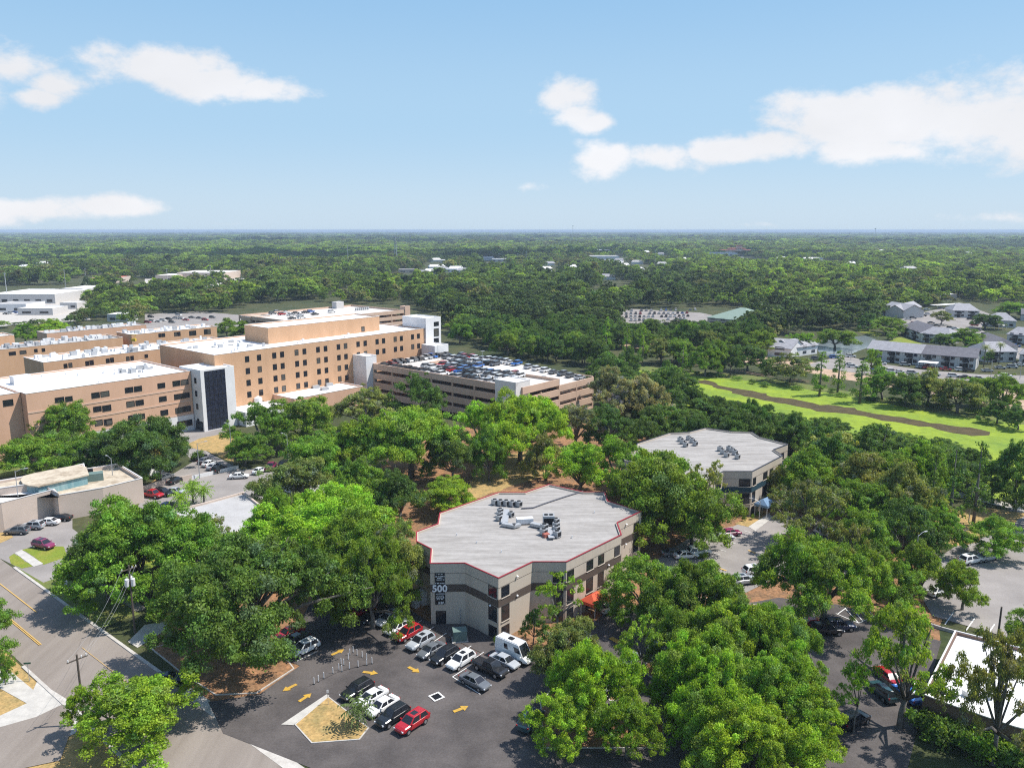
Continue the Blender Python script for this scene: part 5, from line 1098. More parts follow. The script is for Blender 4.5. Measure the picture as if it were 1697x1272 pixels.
NEAR = [
 ('mid', 228, 1168, 205, YE, 'bright yellow green tree at the avenue corner, cut by the picture edge', 9),
 ('round', 138, 1168, 60, BR, 'small bright tree beside the avenue corner tree', 7),
 ('mid', -22, 1035, 125, MI, 'dark green tree leaning in over the dry verge of the avenue', 9),
 ('round', 4, 1095, 34, MI, 'little tuft of a tree on the dry verge', 6),
 ('high', 400, 992, 310, (.135, .225, .04, 1), 'huge dark live oak on the mulched bed, thick trunk showing', 14),
 ('oak', 225, 897, 250, MI, 'wide green live oak overhanging the clinic drive', 13.5),
 ('oak', 615, 955, 150, MI, 'oak shading the top stalls of the office lot', 12),
 ('mid', 172, 915, 115, DK, 'dark oak reaching towards the avenue over the shaded verge', 12),
 ('mid', 305, 968, 130, MI, 'mid green oak between utility pole and huge dark oak', 11),
 ('oak', 535, 858, 240, BR, 'broad bright green live oak behind the huge dark oak', 11.5),
 ('mid', 462, 852, 100, BO, 'bright rounded oak next to the broad pale roof', 11),
 ('oak', 585, 905, 170, MI, 'full green oak above the shady end of the office lot', 12),
 ('mid', 655, 925, 125, OL, 'olive oak hung with grey moss against the 500 building', 12),
 ('open', 322, 892, 130, OL, 'open crowned oak with bare limbs over the broad pale roof', 11),
 ('mid', 490, 790, 120, OL, 'olive oak rising behind the broad bright live oak', 11),
 ('mid', 600, 800, 110, MI, 'mid green oak left of the mulch clearing', 11),
 ('round', 640, 860, 80, YE, 'yellow green tree at the edge of the mulch clearing', 8),
 ('high', 680, 728, 190, BO, 'large oak standing before the parking garage', 14),
 ('mid', 735, 812, 112, BR, 'rounded bright tree just behind the 500 building roof', 8.5),
 ('mid', 662, 815, 105, DK, 'dark oak left of the rounded bright tree behind the 500 building', 10),
 ('high', 862, 705, 150, BR, 'tall bright oak in front of the stained stair tower', 15),
 ('mid', 795, 700, 100, YE, 'yellow green oak beside the tall bright oak', 13),
 ('open', 955, 700, 110, GR, 'grey green mossy oak by the garage corner', 14),
 ('mid', 692, 655, 90, DK, 'dark tree rising against the garage front', 15),
 ('mid', 605, 672, 110, OL, 'olive oak below the pale garage stair tower', 12),
 ('mid', 430, 700, 100, MI, 'mid green oak nearest the glass fronted tower', 12),
 ('mid', 405, 740, 80, MI, 'oak over the grassy corner of the hospital lot', 9),
 ('mid', 500, 690, 120, BO, 'bright oak in front of the low annex', 12),
 ('mid', 520, 745, 130, MI, 'mid green oak above the small white hut', 12),
 ('mid', 590, 735, 120, BR, 'bright oak beside the large garage front oak', 12),
 ('mid', 750, 750, 90, DK, 'dark oak bordering the dry clearing', 11),
 ('mid', 810, 745, 70, MI, 'oak in the dip before the stained stair tower', 11),
 ('mid', 905, 750, 80, OL, 'olive oak by the dry clearing', 10),
 ('mid', 20, 690, 95, OL, 'mossy oak at the picture edge before the pink wing', 13),
 ('oak', 95, 695, 150, MI, 'spreading oak before the pink wing', 13),
 ('mid', 40, 745, 110, MI, 'green oak behind the clinic roof', 10),
 ('mid', 140, 745, 100, MI, 'oak overhanging the hospital lane behind the clinic', 10),
 ('oak', 232, 735, 160, DK, 'dark dense oak beside the hospital lot', 12),
 ('mid', 175, 740, 70, MI, 'smaller oak wedged beside the dark dense one', 10),
 ('mid', 960, 770, 120, BR, 'bright oak beyond the back edge of the 500 roof', 11),
 ('oak', 1100, 815, 225, MI, 'great oak between the two office blocks', 15),
 ('mid', 1020, 760, 110, BO, 'bright shouldered oak of the grove between the offices', 12),
 ('mid', 1148, 852, 100, MI, 'oak over the shady corner of the sunny lot', 11),
 ('thin', 1180, 812, 66, OL, 'thin wispy tree standing against the teal banded office', 15),
 ('thin', 1150, 812, 50, OL, 'slender wispy tree at the roof edge of the teal banded office', 14),
 ('oak', 1060, 660, 120, GR, 'grey green oak beside the garage end', 14),
 ('mid', 1010, 640, 80, GR, 'pale mossy oak touching the garage corner', 14),
 ('open', 1340, 845, 160, OL, 'open olive oak over the entry walk', 13),
 ('open', 1400, 905, 110, OL, 'wispy oak beside the dappled lot', 12),
 ('mid', 1465, 840, 110, MI, 'oak at the rim of the wood above the dappled lot', 12),
 ('high', 1370, 955, 185, BO, 'handsome bright oak with dark trunk in the middle lot', 14),
 ('mid', 1065, 965, 140, BO, 'bright oak on the lawn before the orange canopy', 11),
 ('oak', 1160, 985, 190, MI, 'broad oak east of the orange canopy', 12),
 ('thin', 925, 1000, 85, BR, 'light crowned tree against the lit office facade', 12),
 ('round', 884, 1032, 42, DK, 'small dark tree hugging the office wall', 6),
 ('mid', 945, 1065, 115, OL, 'olive tree beside the white camper van', 10),
 ('thin', 1060, 1070, 85, BO, 'slim tree on the little mulched island', 11),
 ('oak', 985, 1125, 175, BR, 'big bright oak near the picture bottom', 11),
 ('mid', 930, 1185, 110, BR, 'bright low oak at the picture bottom edge', 8),
 ('mid', 1040, 1195, 110, BR, 'yellowish oak at the bottom beside the big bright one', 8),
 ('oak', 1220, 1060, 190, BO, 'oak in the heart of the dense grove of the middle lot', 12),
 ('oak', 1285, 1062, 150, MI, 'darker oak of the dense grove, touching the cleared aisle', 12),
 ('oak', 1175, 1135, 190, BR, 'bright oak at the lower rim of the dense grove', 11),
 ('oak', 1280, 1140, 190, BO, 'oak filling the grove above the picture bottom', 11),
 ('oak', 1245, 1225, 220, BR, 'bright oak cut by the bottom edge of the picture', 10),
 ('mid', 1345, 1185, 110, BR, 'oak at the bottom edge next to the cleared aisle', 9),
 ('open', 1503, 1090, 195, BO, 'tall oak with bare pale limbs before the white roof', 16),
 ('thin', 1420, 1150, 70, BR, 'small sapling below the bare limbed oak', 9),
 ('open', 1662, 1136, 165, OL, 'open crowned oak spreading over the white roof', 17),
 ('mid', 1600, 960, 80, BO, 'leaning tree by the chain link fence', 9),
 ('mid', 1530, 935, 100, BO, 'loose crowned tree beside the street lamp', 10),
 ('mid', 1492, 968, 90, MI, 'tree on the dry strip behind the hatched patch', 9),
 ('mid', 1652, 885, 95, MI, 'round topped oak shading the white SUV', 8),
 ('mid', 1690, 780, 90, DK, 'dark tree on the creek meadow at the picture edge', 13),
 ('mid', 1710, 830, 80, DK, 'second dark tree on the creek meadow at the picture edge', 11),
 ('cypress', 1580, 800, 55, DK, 'tall dark cypress column at the end of the wood', 20),
 ('cypress', 1622, 790, 48, DK, 'tall double trunked cypress beside the creek path', 20),
 ('cypress', 1548, 800, 50, DK, 'tall cypress merging with the wood end', 18),
 ('mid', 1500, 820, 120, OL, 'grey olive oak in the wood end near the cypresses', 13),
 ('mid', 1560, 870, 80, MI, 'bush like oak below the tall cypresses', 9),
 ('mid', 1720, 1040, 100, MI, 'tree at the fence end by the picture edge', 7),
 ('mid', 1345, 785, 110, MI, 'oak at the wood edge just past the teal banded office', 12),
 ('mid', 1385, 762, 110, DK, 'dark oak in the second rank past the teal banded office', 12),
 ('mid', 1425, 790, 120, OL, 'olive oak in the wood above the dappled lot', 12),
 ('mid', 1415, 835, 120, MI, 'mid green oak over the far end of the dappled lot', 12),
 ('mid', 1475, 775, 110, MI, 'green oak deep in the wood before the creek bend', 12),
 ('mid', 1535, 770, 100, BO, 'bright oak near the creek bend', 12),
 ('mid', 1500, 870, 110, DK, 'dark oak in the hollow of the wood end', 13),
 ('mid', 1545, 845, 90, MI, 'oak beneath the merging cypress', 11),
 ('mid', 1435, 890, 110, MI, 'oak leaning over the dappled lot from the wood', 12),
 ('mid', 1290, 800, 60, OL, 'olive tree half covering the blue canopy side of the teal banded office', 9),
 ('mid', 1120, 1060, 110, MI, 'oak behind the white car nose in the middle lot', 10),
]
for q in NEAR:
    nm = 'cypress_tree' if q[0] == 'cypress' else 'oak_tree'; tree(q[0], q[1], q[2], q[3], q[4], q[5], min(18, q[6] * (1.22 if q[6] > 9 and q[0] in ('oak', 'mid', 'high') and (q[1] < 880 or q[2] < 830) else 1)), name=nm)
BK = [('cypress', 1005, 553, 18, BO, 17), ('cypress', 1039, 565, 17, MI, 17), ('cypress', 1066, 568, 17, MI, 17), ('mid', 1096, 580, 52, OL, 11), ('mid', 1122, 576, 60, MI, 12), ('mid', 1170, 590, 44, MI, 14),
      ('mid', 1192, 588, 40, MI, 14), ('mid', 1212, 590, 36, DK, 13), ('mid', 1240, 590, 54, DK, 11), ('mid', 1312, 607, 66, OL, 11), ('cypress', 1361, 615, 28, MI, 15), ('cypress', 1391, 613, 26, MI, 15),
      ('cypress', 1428, 628, 34, MI, 14), ('round', 1446, 592, 22, BO, 12), ('mid', 1464, 632, 56, MI, 11), ('mid', 1503, 638, 62, DK, 12), ('mid', 1541, 638, 58, OL, 12), ('mid', 1590, 648, 70, OL, 12), ('mid', 1625, 642, 50, MI, 11),
      ('mid', 1664, 645, 62, MI, 12), ('mid', 1655, 680, 44, DK, 7), ('mid', 1690, 690, 40, DK, 7), ('mid', 1145, 600, 30, DK, 7), ('cypress', 1132, 590, 20, BO, 12), ('round', 1275, 605, 30, DK, 7)]
ords = ['first', 'second', 'third', 'fourth', 'fifth', 'sixth', 'seventh', 'eighth', 'ninth', 'tenth', 'eleventh', 'twelfth', 'thirteenth', 'fourteenth', 'fifteenth', 'sixteenth', 'seventeenth', 'eighteenth', 'nineteenth', 'twentieth', 'twenty first', 'twenty second', 'twenty third', 'twenty fourth', 'twenty fifth']
for i, q in enumerate(sorted(BK, key=lambda q: q[1])):
    tree(q[0], q[1], q[2] - 2, q[3] * 1.22, q[4], f'{ords[i]} tree from the garage along the far bank of the creek, {"slim cypress" if q[0] == "cypress" else "bushy crown"}', q[5] * 1.12, 'trees along the far bank of the creek', 'cypress_tree' if q[0] == 'cypress' else 'oak_tree')
for q in [('mid', 1328, 562, 50, YE, 'vivid yellow green tree beside the white pond house', 12), ('mid', 1385, 556, 68, MI, 'spreading tree on the pond edge', 12), ('mid', 1470, 536, 62, MI, 'round oak between pond and dark hipped house', 11), ('round', 1561, 523, 36, OL, 'lone small tree in the far car court', 10),
          ('mid', 1634, 528, 50, DK, 'dark tree before the broad pale roofed house', 11), ('mid', 1602, 558, 72, MI, 'wide oak over the apartment court', 11), ('mid', 1427, 512, 60, MI, 'oak at the wood edge above the far stepped house', 12), ('mid', 1674, 508, 62, MI, 'big round oak at the picture edge far behind the court', 13),
          ('round', 1480, 553, 20, BO, 'small round tree on the lawn by the dark hipped house', 6), ('mid', 1440, 530, 40, DK, 'dark oak over the far stepped house', 11), ('round', 1638, 590, 20, MI, 'small tree at the corner of the end on apartment house', 6), ('mid', 1560, 560, 40, DK, 'dark oak at the lighter hip roofed house', 9),
          ('mid', 85, 545, 60, BR, 'bright oak poking up between the hospital roofs', 13), ('mid', 40, 548, 40, BO, 'oak behind the small orange penthouse', 12), ('mid', 410, 545, 60, BO, 'light oak between the orange block and the rear garage', 12), ('mid', 375, 540, 40, MI, 'oak at the end of the orange block', 11), ('mid', 440, 540, 40, MI, 'oak below the rear garage ramp', 10)]:
    tree(*q[:6], q[6])
# ---- woods: every free spot gets a tree; the nearer ones are trees of their own, the far canopy is one forest
def inside(p, poly):
    c = False; n = len(poly); x, y = p
    for i in range(n):
        x0, y0 = poly[i]; x1, y1 = poly[i - 1]
        if (y0 > y) != (y1 > y) and x < (x1 - x0) * (y - y0) / (y1 - y0) + x0: c = not c
    return c
FREE = [pxs(l) for l in ([(-500, 1500), (-700, 700), (-200, 545), (0, 548), (230, 540), (240, 519), (430, 517), (480, 506), (670, 504), (740, 530), (752, 575), (985, 612), (985, 690), (1005, 735), (1000, 785), (1060, 775), (1180, 768), (1325, 792), (1350, 850), (1450, 872), (1560, 885), (1640, 870), (1660, 835), (2200, 930), (2200, 1500)],
        [(985, 606), (1000, 580), (1260, 592), (1270, 560), (1340, 552), (1440, 543), (1455, 512), (1700, 502), (2200, 505), (2200, 980), (1640, 835), (1640, 750), (1440, 718), (1300, 690), (1130, 655)],
        [(1010, 534), (1008, 513), (1165, 509), (1180, 508), (1246, 512), (1250, 540), (1180, 538)], [(-200, 536), (-200, 478), (138, 478), (152, 524), (100, 536)],
        [(262, 477), (268, 458), (372, 456), (425, 462), (420, 475)], [(1580, 548), (1660, 540), (1700, 560)])]
frnd0 = random.Random(41); FBLD = []                                                       # far buildings: (px x0, x1, base y, height m, depth m, roof, wall, label)
for q in [(-20, 92, 503, 8, 60, roof_white, greywall, 'long white roofed warehouse at the picture edge far behind the hospital'), (93, 137, 494, 8, 50, roof_white, greywall, 'smaller white roofed warehouse joined to the long one'),
          (-10, 44, 517, 6, 25, roof_grey, white_wall, 'white walled low shop in front of the long warehouse'), (30, 88, 522, 5, 20, roof_white, greywall, 'flat white roofed shed before the warehouse row'), (100, 128, 512, 5, 15, roof_white, greywall, 'little white roofed shed beside the flat one'),
          (178, 213, 533, 5, 14, roof_white, greywall, 'small white roofed pump house behind the hospital roofs'), (294, 372, 464, 9, 60, roof_white, cream, 'pale big box store across the far car lot'), (258, 290, 466, 7, 40, roof_white, cream, 'lower store beside the pale big box store'),
          (150, 190, 469, 6, 40, redm, cream, 'far store with orange red roof left of the car lot'), (598, 620, 473, 5, 18, redm, cream, 'orange roofed house peeping out of the wood'), (735, 762, 451, 5, 20, roof_white, white_wall, 'white house roof in the wood beyond the rear garage'),
          (815, 840, 434, 6, 30, roof_white, greywall, 'flat white roof in the far wood'), (730, 748, 436, 6, 25, roof_white, greywall, 'small far white roof beside the lattice mast'), (978, 1026, 432, 9, 60, roof_grey, white_wall, 'far block with grey roof and white walls in the wood'),
          (982, 1010, 419, 8, 60, roof_white, white_wall, 'far pale long hall behind the grey roofed block'), (968, 980, 450, 5, 14, roof_white, white_wall, 'white gabled house in the far wood'), (1050, 1075, 424, 7, 40, roof_white, white_wall, 'far white roof beside slim pole'),
          (1140, 1222, 424, 7, 70, roof_grey, white_wall, 'long flat far school roof before the red tiled one'), (1342, 1364, 432, 6, 30, roof_white, white_wall, 'far white house among trees'), (1425, 1520, 401, 11, 120, roof_white, greywall, 'long pale warehouse near the horizon'),
          (1258, 1272, 425, 5, 25, roof_white, white_wall, 'small far white roof beside the red tiled complex'), (1640, 1670, 420, 6, 40, roof_white, greywall, 'far pale roof at the picture edge wood'), (590, 606, 388, 12, 200, roof_white, greywall, 'white speck of a hall on the horizon'), (660, 690, 452, 5, 18, roof_grey, cream, 'far grey roof in the wood beyond the rear garage'),
          (240, 256, 448, 6, 20, roof_white, white_wall, 'white house in the wood behind the far shops'), (45, 72, 452, 6, 30, roof_white, white_wall, 'white roofs glimpsed in the wood behind the warehouses'), (1448, 1466, 450, 5, 18, roof_grey, cream, 'lone house roof in the wood behind the apartments'), (1500, 1518, 489, 5, 14, roof_white, white_wall, 'white roof at the wood edge beyond the apartments'),
          (1540, 1585, 497, 5, 14, roof_white, cream, 'long low pale roof behind the far carport')]:
    x0, x1, yb, hh, dp, rm_, wm_, lab = q; a, b = Vector(at(x0, yb)), Vector(at(x1, yb)); d = b - a; root = empty('far_building', (*a, 0), math.atan2(d.y, d.x)); tag(root, lab, 'building')
    loc = [(0, 0), (d.length, 0), (d.length, dp), (0, dp)]; shell(root, loc, 0, hh, wm_, rm_, par=.3, cw=.3)
    n = max(2, int(d.length / 9))
    for i in range(n): MB().box((d.length * (i + .5) / n, -.02, 1.2), (d.length / n * .5, .1, hh * .3)).obj('window', glass, root)
    nn = Vector((-d.y, d.x)).normalized(); dd = d.normalized(); m_ = 6; D0 = a.length; fr = min(420, 13 * D0 / H)
    FREE.append([(a - dd * m_ - nn * fr)[:], (b + dd * m_ - nn * fr)[:], (b + dd * m_ + nn * (dp + 4))[:], (a - dd * m_ + nn * (dp + 4))[:]])
for x, y in ((712, 446), (722, 450), (745, 449), (757, 452), (800, 431), (1000, 437), (1018, 434), (1088, 423), (1062, 420), (60, 440), (1215, 432), (1225, 436), (1290, 433), (1352, 437), (1480, 399), (1590, 397), (1630, 482), (1560, 402), (900, 440), (940, 446), (690, 456), (420, 470), (30, 446), (215, 430), (1400, 440), (1120, 432)) + tuple((frnd0.choice((90, 200, 330, 480, 700, 860, 1010, 1080, 1230, 1330, 1480, 1600)) + frnd0.uniform(-45, 45), 402 + 62 * frnd0.random() ** 1.4) for k in range(48)):
    a = Vector(at(x, y)); wd = frnd0.uniform(14, 26); root = empty('far_house', (*a, 0), frnd0.uniform(-.4, .4)); tag(root, 'small pale roofed house among the trees of the far wood', 'house', 'pale roofed houses in the far wood')
    MB().prism([(0, 0), (wd, 0), (wd, 11), (0, 11)], 0, 4, False).obj('wall', white_wall, root)
    MB().add([(-.6, -.6, 3.8), (wd + .6, -.6, 3.8), (wd + .6, 11.6, 3.8), (-.6, 11.6, 3.8), (2, 5.5, 7), (wd - 2, 5.5, 7)], [(0, 1, 5, 4), (1, 2, 5), (2, 3, 4, 5), (3, 0, 4)]).obj('roof', frnd0.choice((roof_white, roof_grey, roof_white, shingle)), root)
    fr = 12 * a.length / H; FREE.append([(a.x - 6, a.y - fr), (a.x + wd + 6, a.y - fr), (a.x + wd + 6, a.y + 14), (a.x - 6, a.y + 14)])
# red tiled far complex with stepped roofs and a tower
a = Vector(at(1197, 421)); root = empty('far_building', (*a, 0), 0); tag(root, 'far red tiled complex with stepped roofs and a small tower', 'building')
px1 = (a.y) / F
for x0, x1, y0, y1, hh in ((0, 22, 0, 30, 9), (14, 40, 10, 40, 13), (36, 52, 0, 30, 9), (26, 34, 12, 20, 20)):
    loc = [(x0 * px1, y0), (x1 * px1, y0), (x1 * px1, y1), (x0 * px1, y1)]; MB().prism(loc, 0, hh, False).obj('wall', cream, root); MB().prism(offset(loc, .8), hh, hh + 1.5, True, True).obj('roof', tile_r, root)
FREE.append([(a.x - 8, a.y - 110), (a.x + 52 * px1 + 8, a.y - 110), (a.x + 52 * px1 + 8, a.y + 45), (a.x - 8, a.y + 45)])
VIS = [[(1010, 606), (1105, 621), (1255, 633), (1404, 658), (1573, 690), (1720, 706), (1720, 835), (1640, 828), (1644, 768), (1622, 742), (1560, 724), (1500, 712), (1440, 694), (1360, 682), (1275, 673), (1200, 654), (1105, 634), (1010, 614)],
       [(1012, 512), (1165, 509), (1180, 505), (1240, 510), (1240, 529), (1180, 531), (1150, 531), (1040, 534)], [(240, 519), (425, 521), (425, 542), (245, 545)], [(-60, 478), (138, 476), (140, 500), (95, 527), (-60, 530)], [(1440, 512), (1640, 498), (1760, 505), (1760, 560), (1440, 560)]]
def proj(p, z):
    dz = z - H; fy = p[1] * math.cos(P) - dz * math.sin(P); uy = p[1] * math.sin(P) + dz * math.cos(P); return (848.5 + F * p[0] / fy, 636 - F * uy / fy)
frnd = random.Random(99); nrg = np.random.default_rng(3)
waves = [(nrg.normal(size=2) / L_, nrg.uniform(0, 6.28), w) for L_, w in ((700, 1), (420, .8), (260, .7), (150, .6), (90, .5), (60, .4)) for _ in range(3)]
def patch(p): return sum(w * math.sin(k[0] * p[0] + k[1] * p[1] + f_) for k, f_, w in waves) / 2.6
boxes = [(min(q[0] for q in f_), max(q[0] for q in f_), min(q[1] for q in f_), max(q[1] for q in f_), f_) for f_ in FREE]
pts_ = []; D = 165.0
while D < 16000:
    sp_ = max(11.5, D / 140) if D < 2500 else D / 135
    na = int(2 * R(41) * D / sp_)
    for i in range(na):
        a_ = -R(41) + 2 * R(41) * (i + frnd.random()) / na; d_ = D + frnd.uniform(-.45, .45) * sp_; p = (d_ * math.sin(a_), d_ * math.cos(a_))
        if any(x0 < p[0] < x1 and y0 < p[1] < y1 and inside(p, f_) for x0, x1, y0, y1, f_ in boxes): continue
        if frnd.random() < .06 or (d_ > 600 and patch((p[0] * 2.6 + 900, p[1] * 2.6)) > 1.35): continue
        hh = next((h_ for h_ in (12.5, 9, 6.5, 4.2, 2.4) if d_ > 900 or not any(inside(proj(p, z), v_) for v_ in VIS for z in (h_ * .6, h_))), 0)
        if not hh: continue
        pts_.append((d_, p, sp_, hh))
    D += sp_ * .92
def tint_for(p):
    n_ = patch(p) * 1.5 + frnd.gauss(0, .85) + .3  # broad patches mix tree kinds and put cloud shade bands into the colour
    return DK if n_ < -.9 else MI if n_ < .1 else OL if n_ < .45 else BO if n_ < 1.2 else BR if n_ < 1.9 else YE
infr = lambda p: abs(math.atan2(p[0], p[1])) < R(34.5)
near = [q for q in sorted(pts_) if infr(q[1])][:175]; nearset = set(id(q) for q in near)
TN = {DK: 'dark', MI: 'mid green', OL: 'olive', BO: 'bright green', BR: 'light green', YE: 'yellow green', GR: 'grey'}
for d_, p, sp_, hh in near:
    tn = tint_for(p); dn = frnd.random(); x = p[0] / p[1]
    zone = 'in the wood between the teal banded office and the creek' if d_ < 330 and p[0] > 0 else 'in the wood behind the parking garage' if p[0] < 90 and d_ < 480 else 'in the wood around the green roofed hall'
    if p[0] < -60: zone = 'in the wood behind the hospital'
    plant('mid' if dn < .72 else 'round' if dn < .9 else 'oak', p, frnd.uniform(11, 16.5) * (.5 + hh / 25), frnd.uniform(.92, 1.14) * hh, tn, f'{TN[tn]} tree {zone}', f'{TN[tn]} trees {zone}')
far = [q for q in pts_ if id(q) not in nearset]
def farproto(k):
    rnd = random.Random(300 + k); lb = bough_lobes(rnd, 5.6, 1.6, 11, 13, 1.5, 2.6, 9, .95, .35, 1)
    V, T = leaves(500 + k, lb, .72, 62, spread=.4); o = bpy.data.objects.new('forest_tree', leaf_mesh('forest_tree', V, T, LEAFI)); return o
fc = bpy.data.collections.new('forest_source')
for k in range(5): fc.objects.link(farproto(k))
me = bpy.data.meshes.new('forest'); n = len(far); me.vertices.add(n)
co_ = np.array([(*q[1], 0) for q in far], dtype=np.float32); me.vertices.foreach_set('co', co_.ravel())
sc_ = []
for d_, p, sp_, hh in far:
    j_ = min(2.3, max(.6, math.exp(frnd.gauss(.12, .36)))); s = max(1.0, sp_ / 10.5) * j_ * (.5 + hh / 25); sc_.append((s, s, hh / 12.5 * frnd.uniform(.8, 1.2) * (.62 + .38 * j_) * (1 + .22 * patch((p[1] * 1.7, p[0] * 1.7))) * (1.0 if d_ < 2500 else min(1.35, 1 + d_ / 12000))))
def attr(nm, ty, dom, vals, key):
    a_ = me.attributes.new(nm, ty, dom); a_.data.foreach_set(key, np.array(vals, dtype=np.float32 if key != 'value' or ty == 'FLOAT' else np.int32).ravel())
attr('size', 'FLOAT_VECTOR', 'POINT', sc_, 'vector'); attr('spin', 'FLOAT_VECTOR', 'POINT', [(0, 0, frnd.uniform(0, 6.28)) for _ in far], 'vector'); attr('pick', 'INT', 'POINT', [frnd.randrange(5) for _ in far], 'value')
attr('tint', 'FLOAT_COLOR', 'POINT', [tuple(c * f_ * j for c, j in zip(tint_for(q[1])[:3], (1.0, .9, 1.3))) + (1,) for q in far for f_ in (frnd.choice((.5, .65, .8, 1.0, 1.25)),)], 'color')  # far crowns dimmed and blued in their colour, for cloud shade and distance
fo = bpy.data.objects.new('forest', me); C.objects.link(fo); tag(fo, 'dense far wood reaching from the hospital to the horizon', 'wood', kind='stuff')
ng = bpy.data.node_groups.new('forest', 'GeometryNodeTree'); ng.interface.new_socket('Geometry', in_out='INPUT', socket_type='NodeSocketGeometry'); ng.interface.new_socket('Geometry', in_out='OUTPUT', socket_type='NodeSocketGeometry')
N_, L_ = ng.nodes, ng.links; gi, go = N_.new('NodeGroupInput'), N_.new('NodeGroupOutput'); ip = N_.new('GeometryNodeInstanceOnPoints'); ci = N_.new('GeometryNodeCollectionInfo'); ci.inputs['Collection'].default_value = fc; ci.inputs['Separate Children'].default_value = True; ci.inputs['Reset Children'].default_value = True
def named(nm, ty):
    x = N_.new('GeometryNodeInputNamedAttribute'); x.data_type = ty; x.inputs['Name'].default_value = nm; return x.outputs['Attribute']
L_.new(gi.outputs[0], ip.inputs['Points']); L_.new(ci.outputs[0], ip.inputs['Instance']); ip.inputs['Pick Instance'].default_value = True
L_.new(named('pick', 'INT'), ip.inputs['Instance Index']); L_.new(named('spin', 'FLOAT_VECTOR'), ip.inputs['Rotation']); L_.new(named('size', 'FLOAT_VECTOR'), ip.inputs['Scale']); L_.new(ip.outputs[0], go.inputs[0])
fo.modifiers.new('forest', 'NODES').node_group = ng
print('TREES', len(TREES), 'FOREST', n)
# shrubs
def shrub(x, y, w, tint, label, h=1.6, group=None): p = at(x, y, .5); plant('shrub', p, w, h, tint, label, group, 'shrub', 'shrub')
srnd = random.Random(8)
for x, y, w, l in ((322, 802, 3.6, 'dark shrub at the corner of the garden wall'), (242, 792, 3, 'shrub below the clinic corner'), (262, 842, 3.5, 'shrub at the oak edge of the lower clinic lot'), (1232, 860, 1.2, 'little shrub in the planting bed by the entry walk'), (1246, 857, 1.2, 'second little shrub in the planting bed by the entry walk'), (1258, 852, 1.2, 'third little shrub in the planting bed by the entry walk'), (822, 1062, 1.0, 'tuft at the corner of the 500 building'), (1170, 920, 3, 'shrub at the shady corner of the sunny lot')):
    shrub(x, y, w, MI, l)
h_ = [Vector(at(x, y, 4.2)) for x, y in ((1530, 1150), (1563, 1163), (1680, 1203), (1790, 1235))]
for k in range(20):
    t = k / 19 * 2.7; i = int(t); c = h_[i].lerp(h_[i + 1], t - i) + Vector((-.5 + srnd.uniform(-.4, .4), -1.9 + srnd.uniform(-.7, .3)))
    plant('shrub', c, srnd.uniform(3.6, 5), srnd.uniform(3.2, 4.4), srnd.choice((DK, MI, DK)), f'{ords[k]} bush of the dark hedge below the dazzling white roof', 'hedge bushes below the white roof', 'shrub', 'shrub')
for k in range(22): t = k / 21; shrub(1150 + t * 530 + srnd.uniform(-6, 6), 618 + t * 72 + srnd.uniform(-2, 3), srnd.uniform(4, 7), srnd.choice((DK, MI, DK)), 'low bush on the far bank of the creek', 2.2, 'low bushes on the far bank of the creek')
# palms
def palm(x, y, h, label, fr=2.2, tint=BO, dry=False):
    p = at(x, y); root = empty('palm_tree', (*p, 0), srnd.uniform(0, 6)); tag(root, label, 'palm')
    MB().tube([(0, 0, -.1), (.1, 0, h * .5), (0, .1, h)], [.22, .17, .2], 7).obj('trunk', bark, root, True)
    V, T = [], []
    for k in range(30):
        a_ = k * 2.4; el = 1.1 - 1.75 * (k / 30); prev = np.array([0, .1, h]); dirv = np.array([math.cos(a_) * math.cos(el), math.sin(a_) * math.cos(el), math.sin(el)])
        side = np.array([-math.sin(a_), math.cos(a_), 0])
        for s in range(7):
            nxt = prev + dirv * fr / 7; wv = .42 * fr * .5 * (1 - abs(s - 2.5) / 5)
            for sg in (-1, 1):
                o = side * wv * sg + np.array([0, 0, -.12 * fr]); b_ = dirv * fr / 7 * .5
                V += [prev, prev + o * .6 + b_, prev + o + b_ * 1.6, nxt - b_ * .4]; t = srnd.uniform(.7, 1.3); T.append((t, t, t, 1))
            prev = nxt; dirv = dirv + np.array([0, 0, -.16]); dirv /= np.linalg.norm(dirv)
    c = bpy.data.objects.new('crown', leaf_mesh('crown', np.array(V), np.array(T), LEAF)); C.objects.link(c); c.parent = root; c.color = tint
palm(594, 1205, 2.8, 'small palm on the dry grass island beside the white coupe', 2.6, (.13, .19, .06, 1))
palm(267, 802, 8.5, 'tall palm with yellowed head at the clinic wall', 2.6, (.26, .2, .04, 1))
palm(320, 833, 3.5, 'low bushy palm below the garden wall', 3.2); palm(300, 842, 2.6, 'second low palm under the garden wall, half hidden', 3.0, BR); palm(338, 836, 3.4, 'third low palm nearest the broad pale roof', 2.8)
palm(1630, 608, 9, 'tall palm before the end on apartment house', 2.4, OL); palm(1655, 603, 9, 'second tall palm before the end on apartment house', 2.4, OL); palm(1641, 603, 6, 'short palm between the two tall ones of the lot', 2.2, OL)

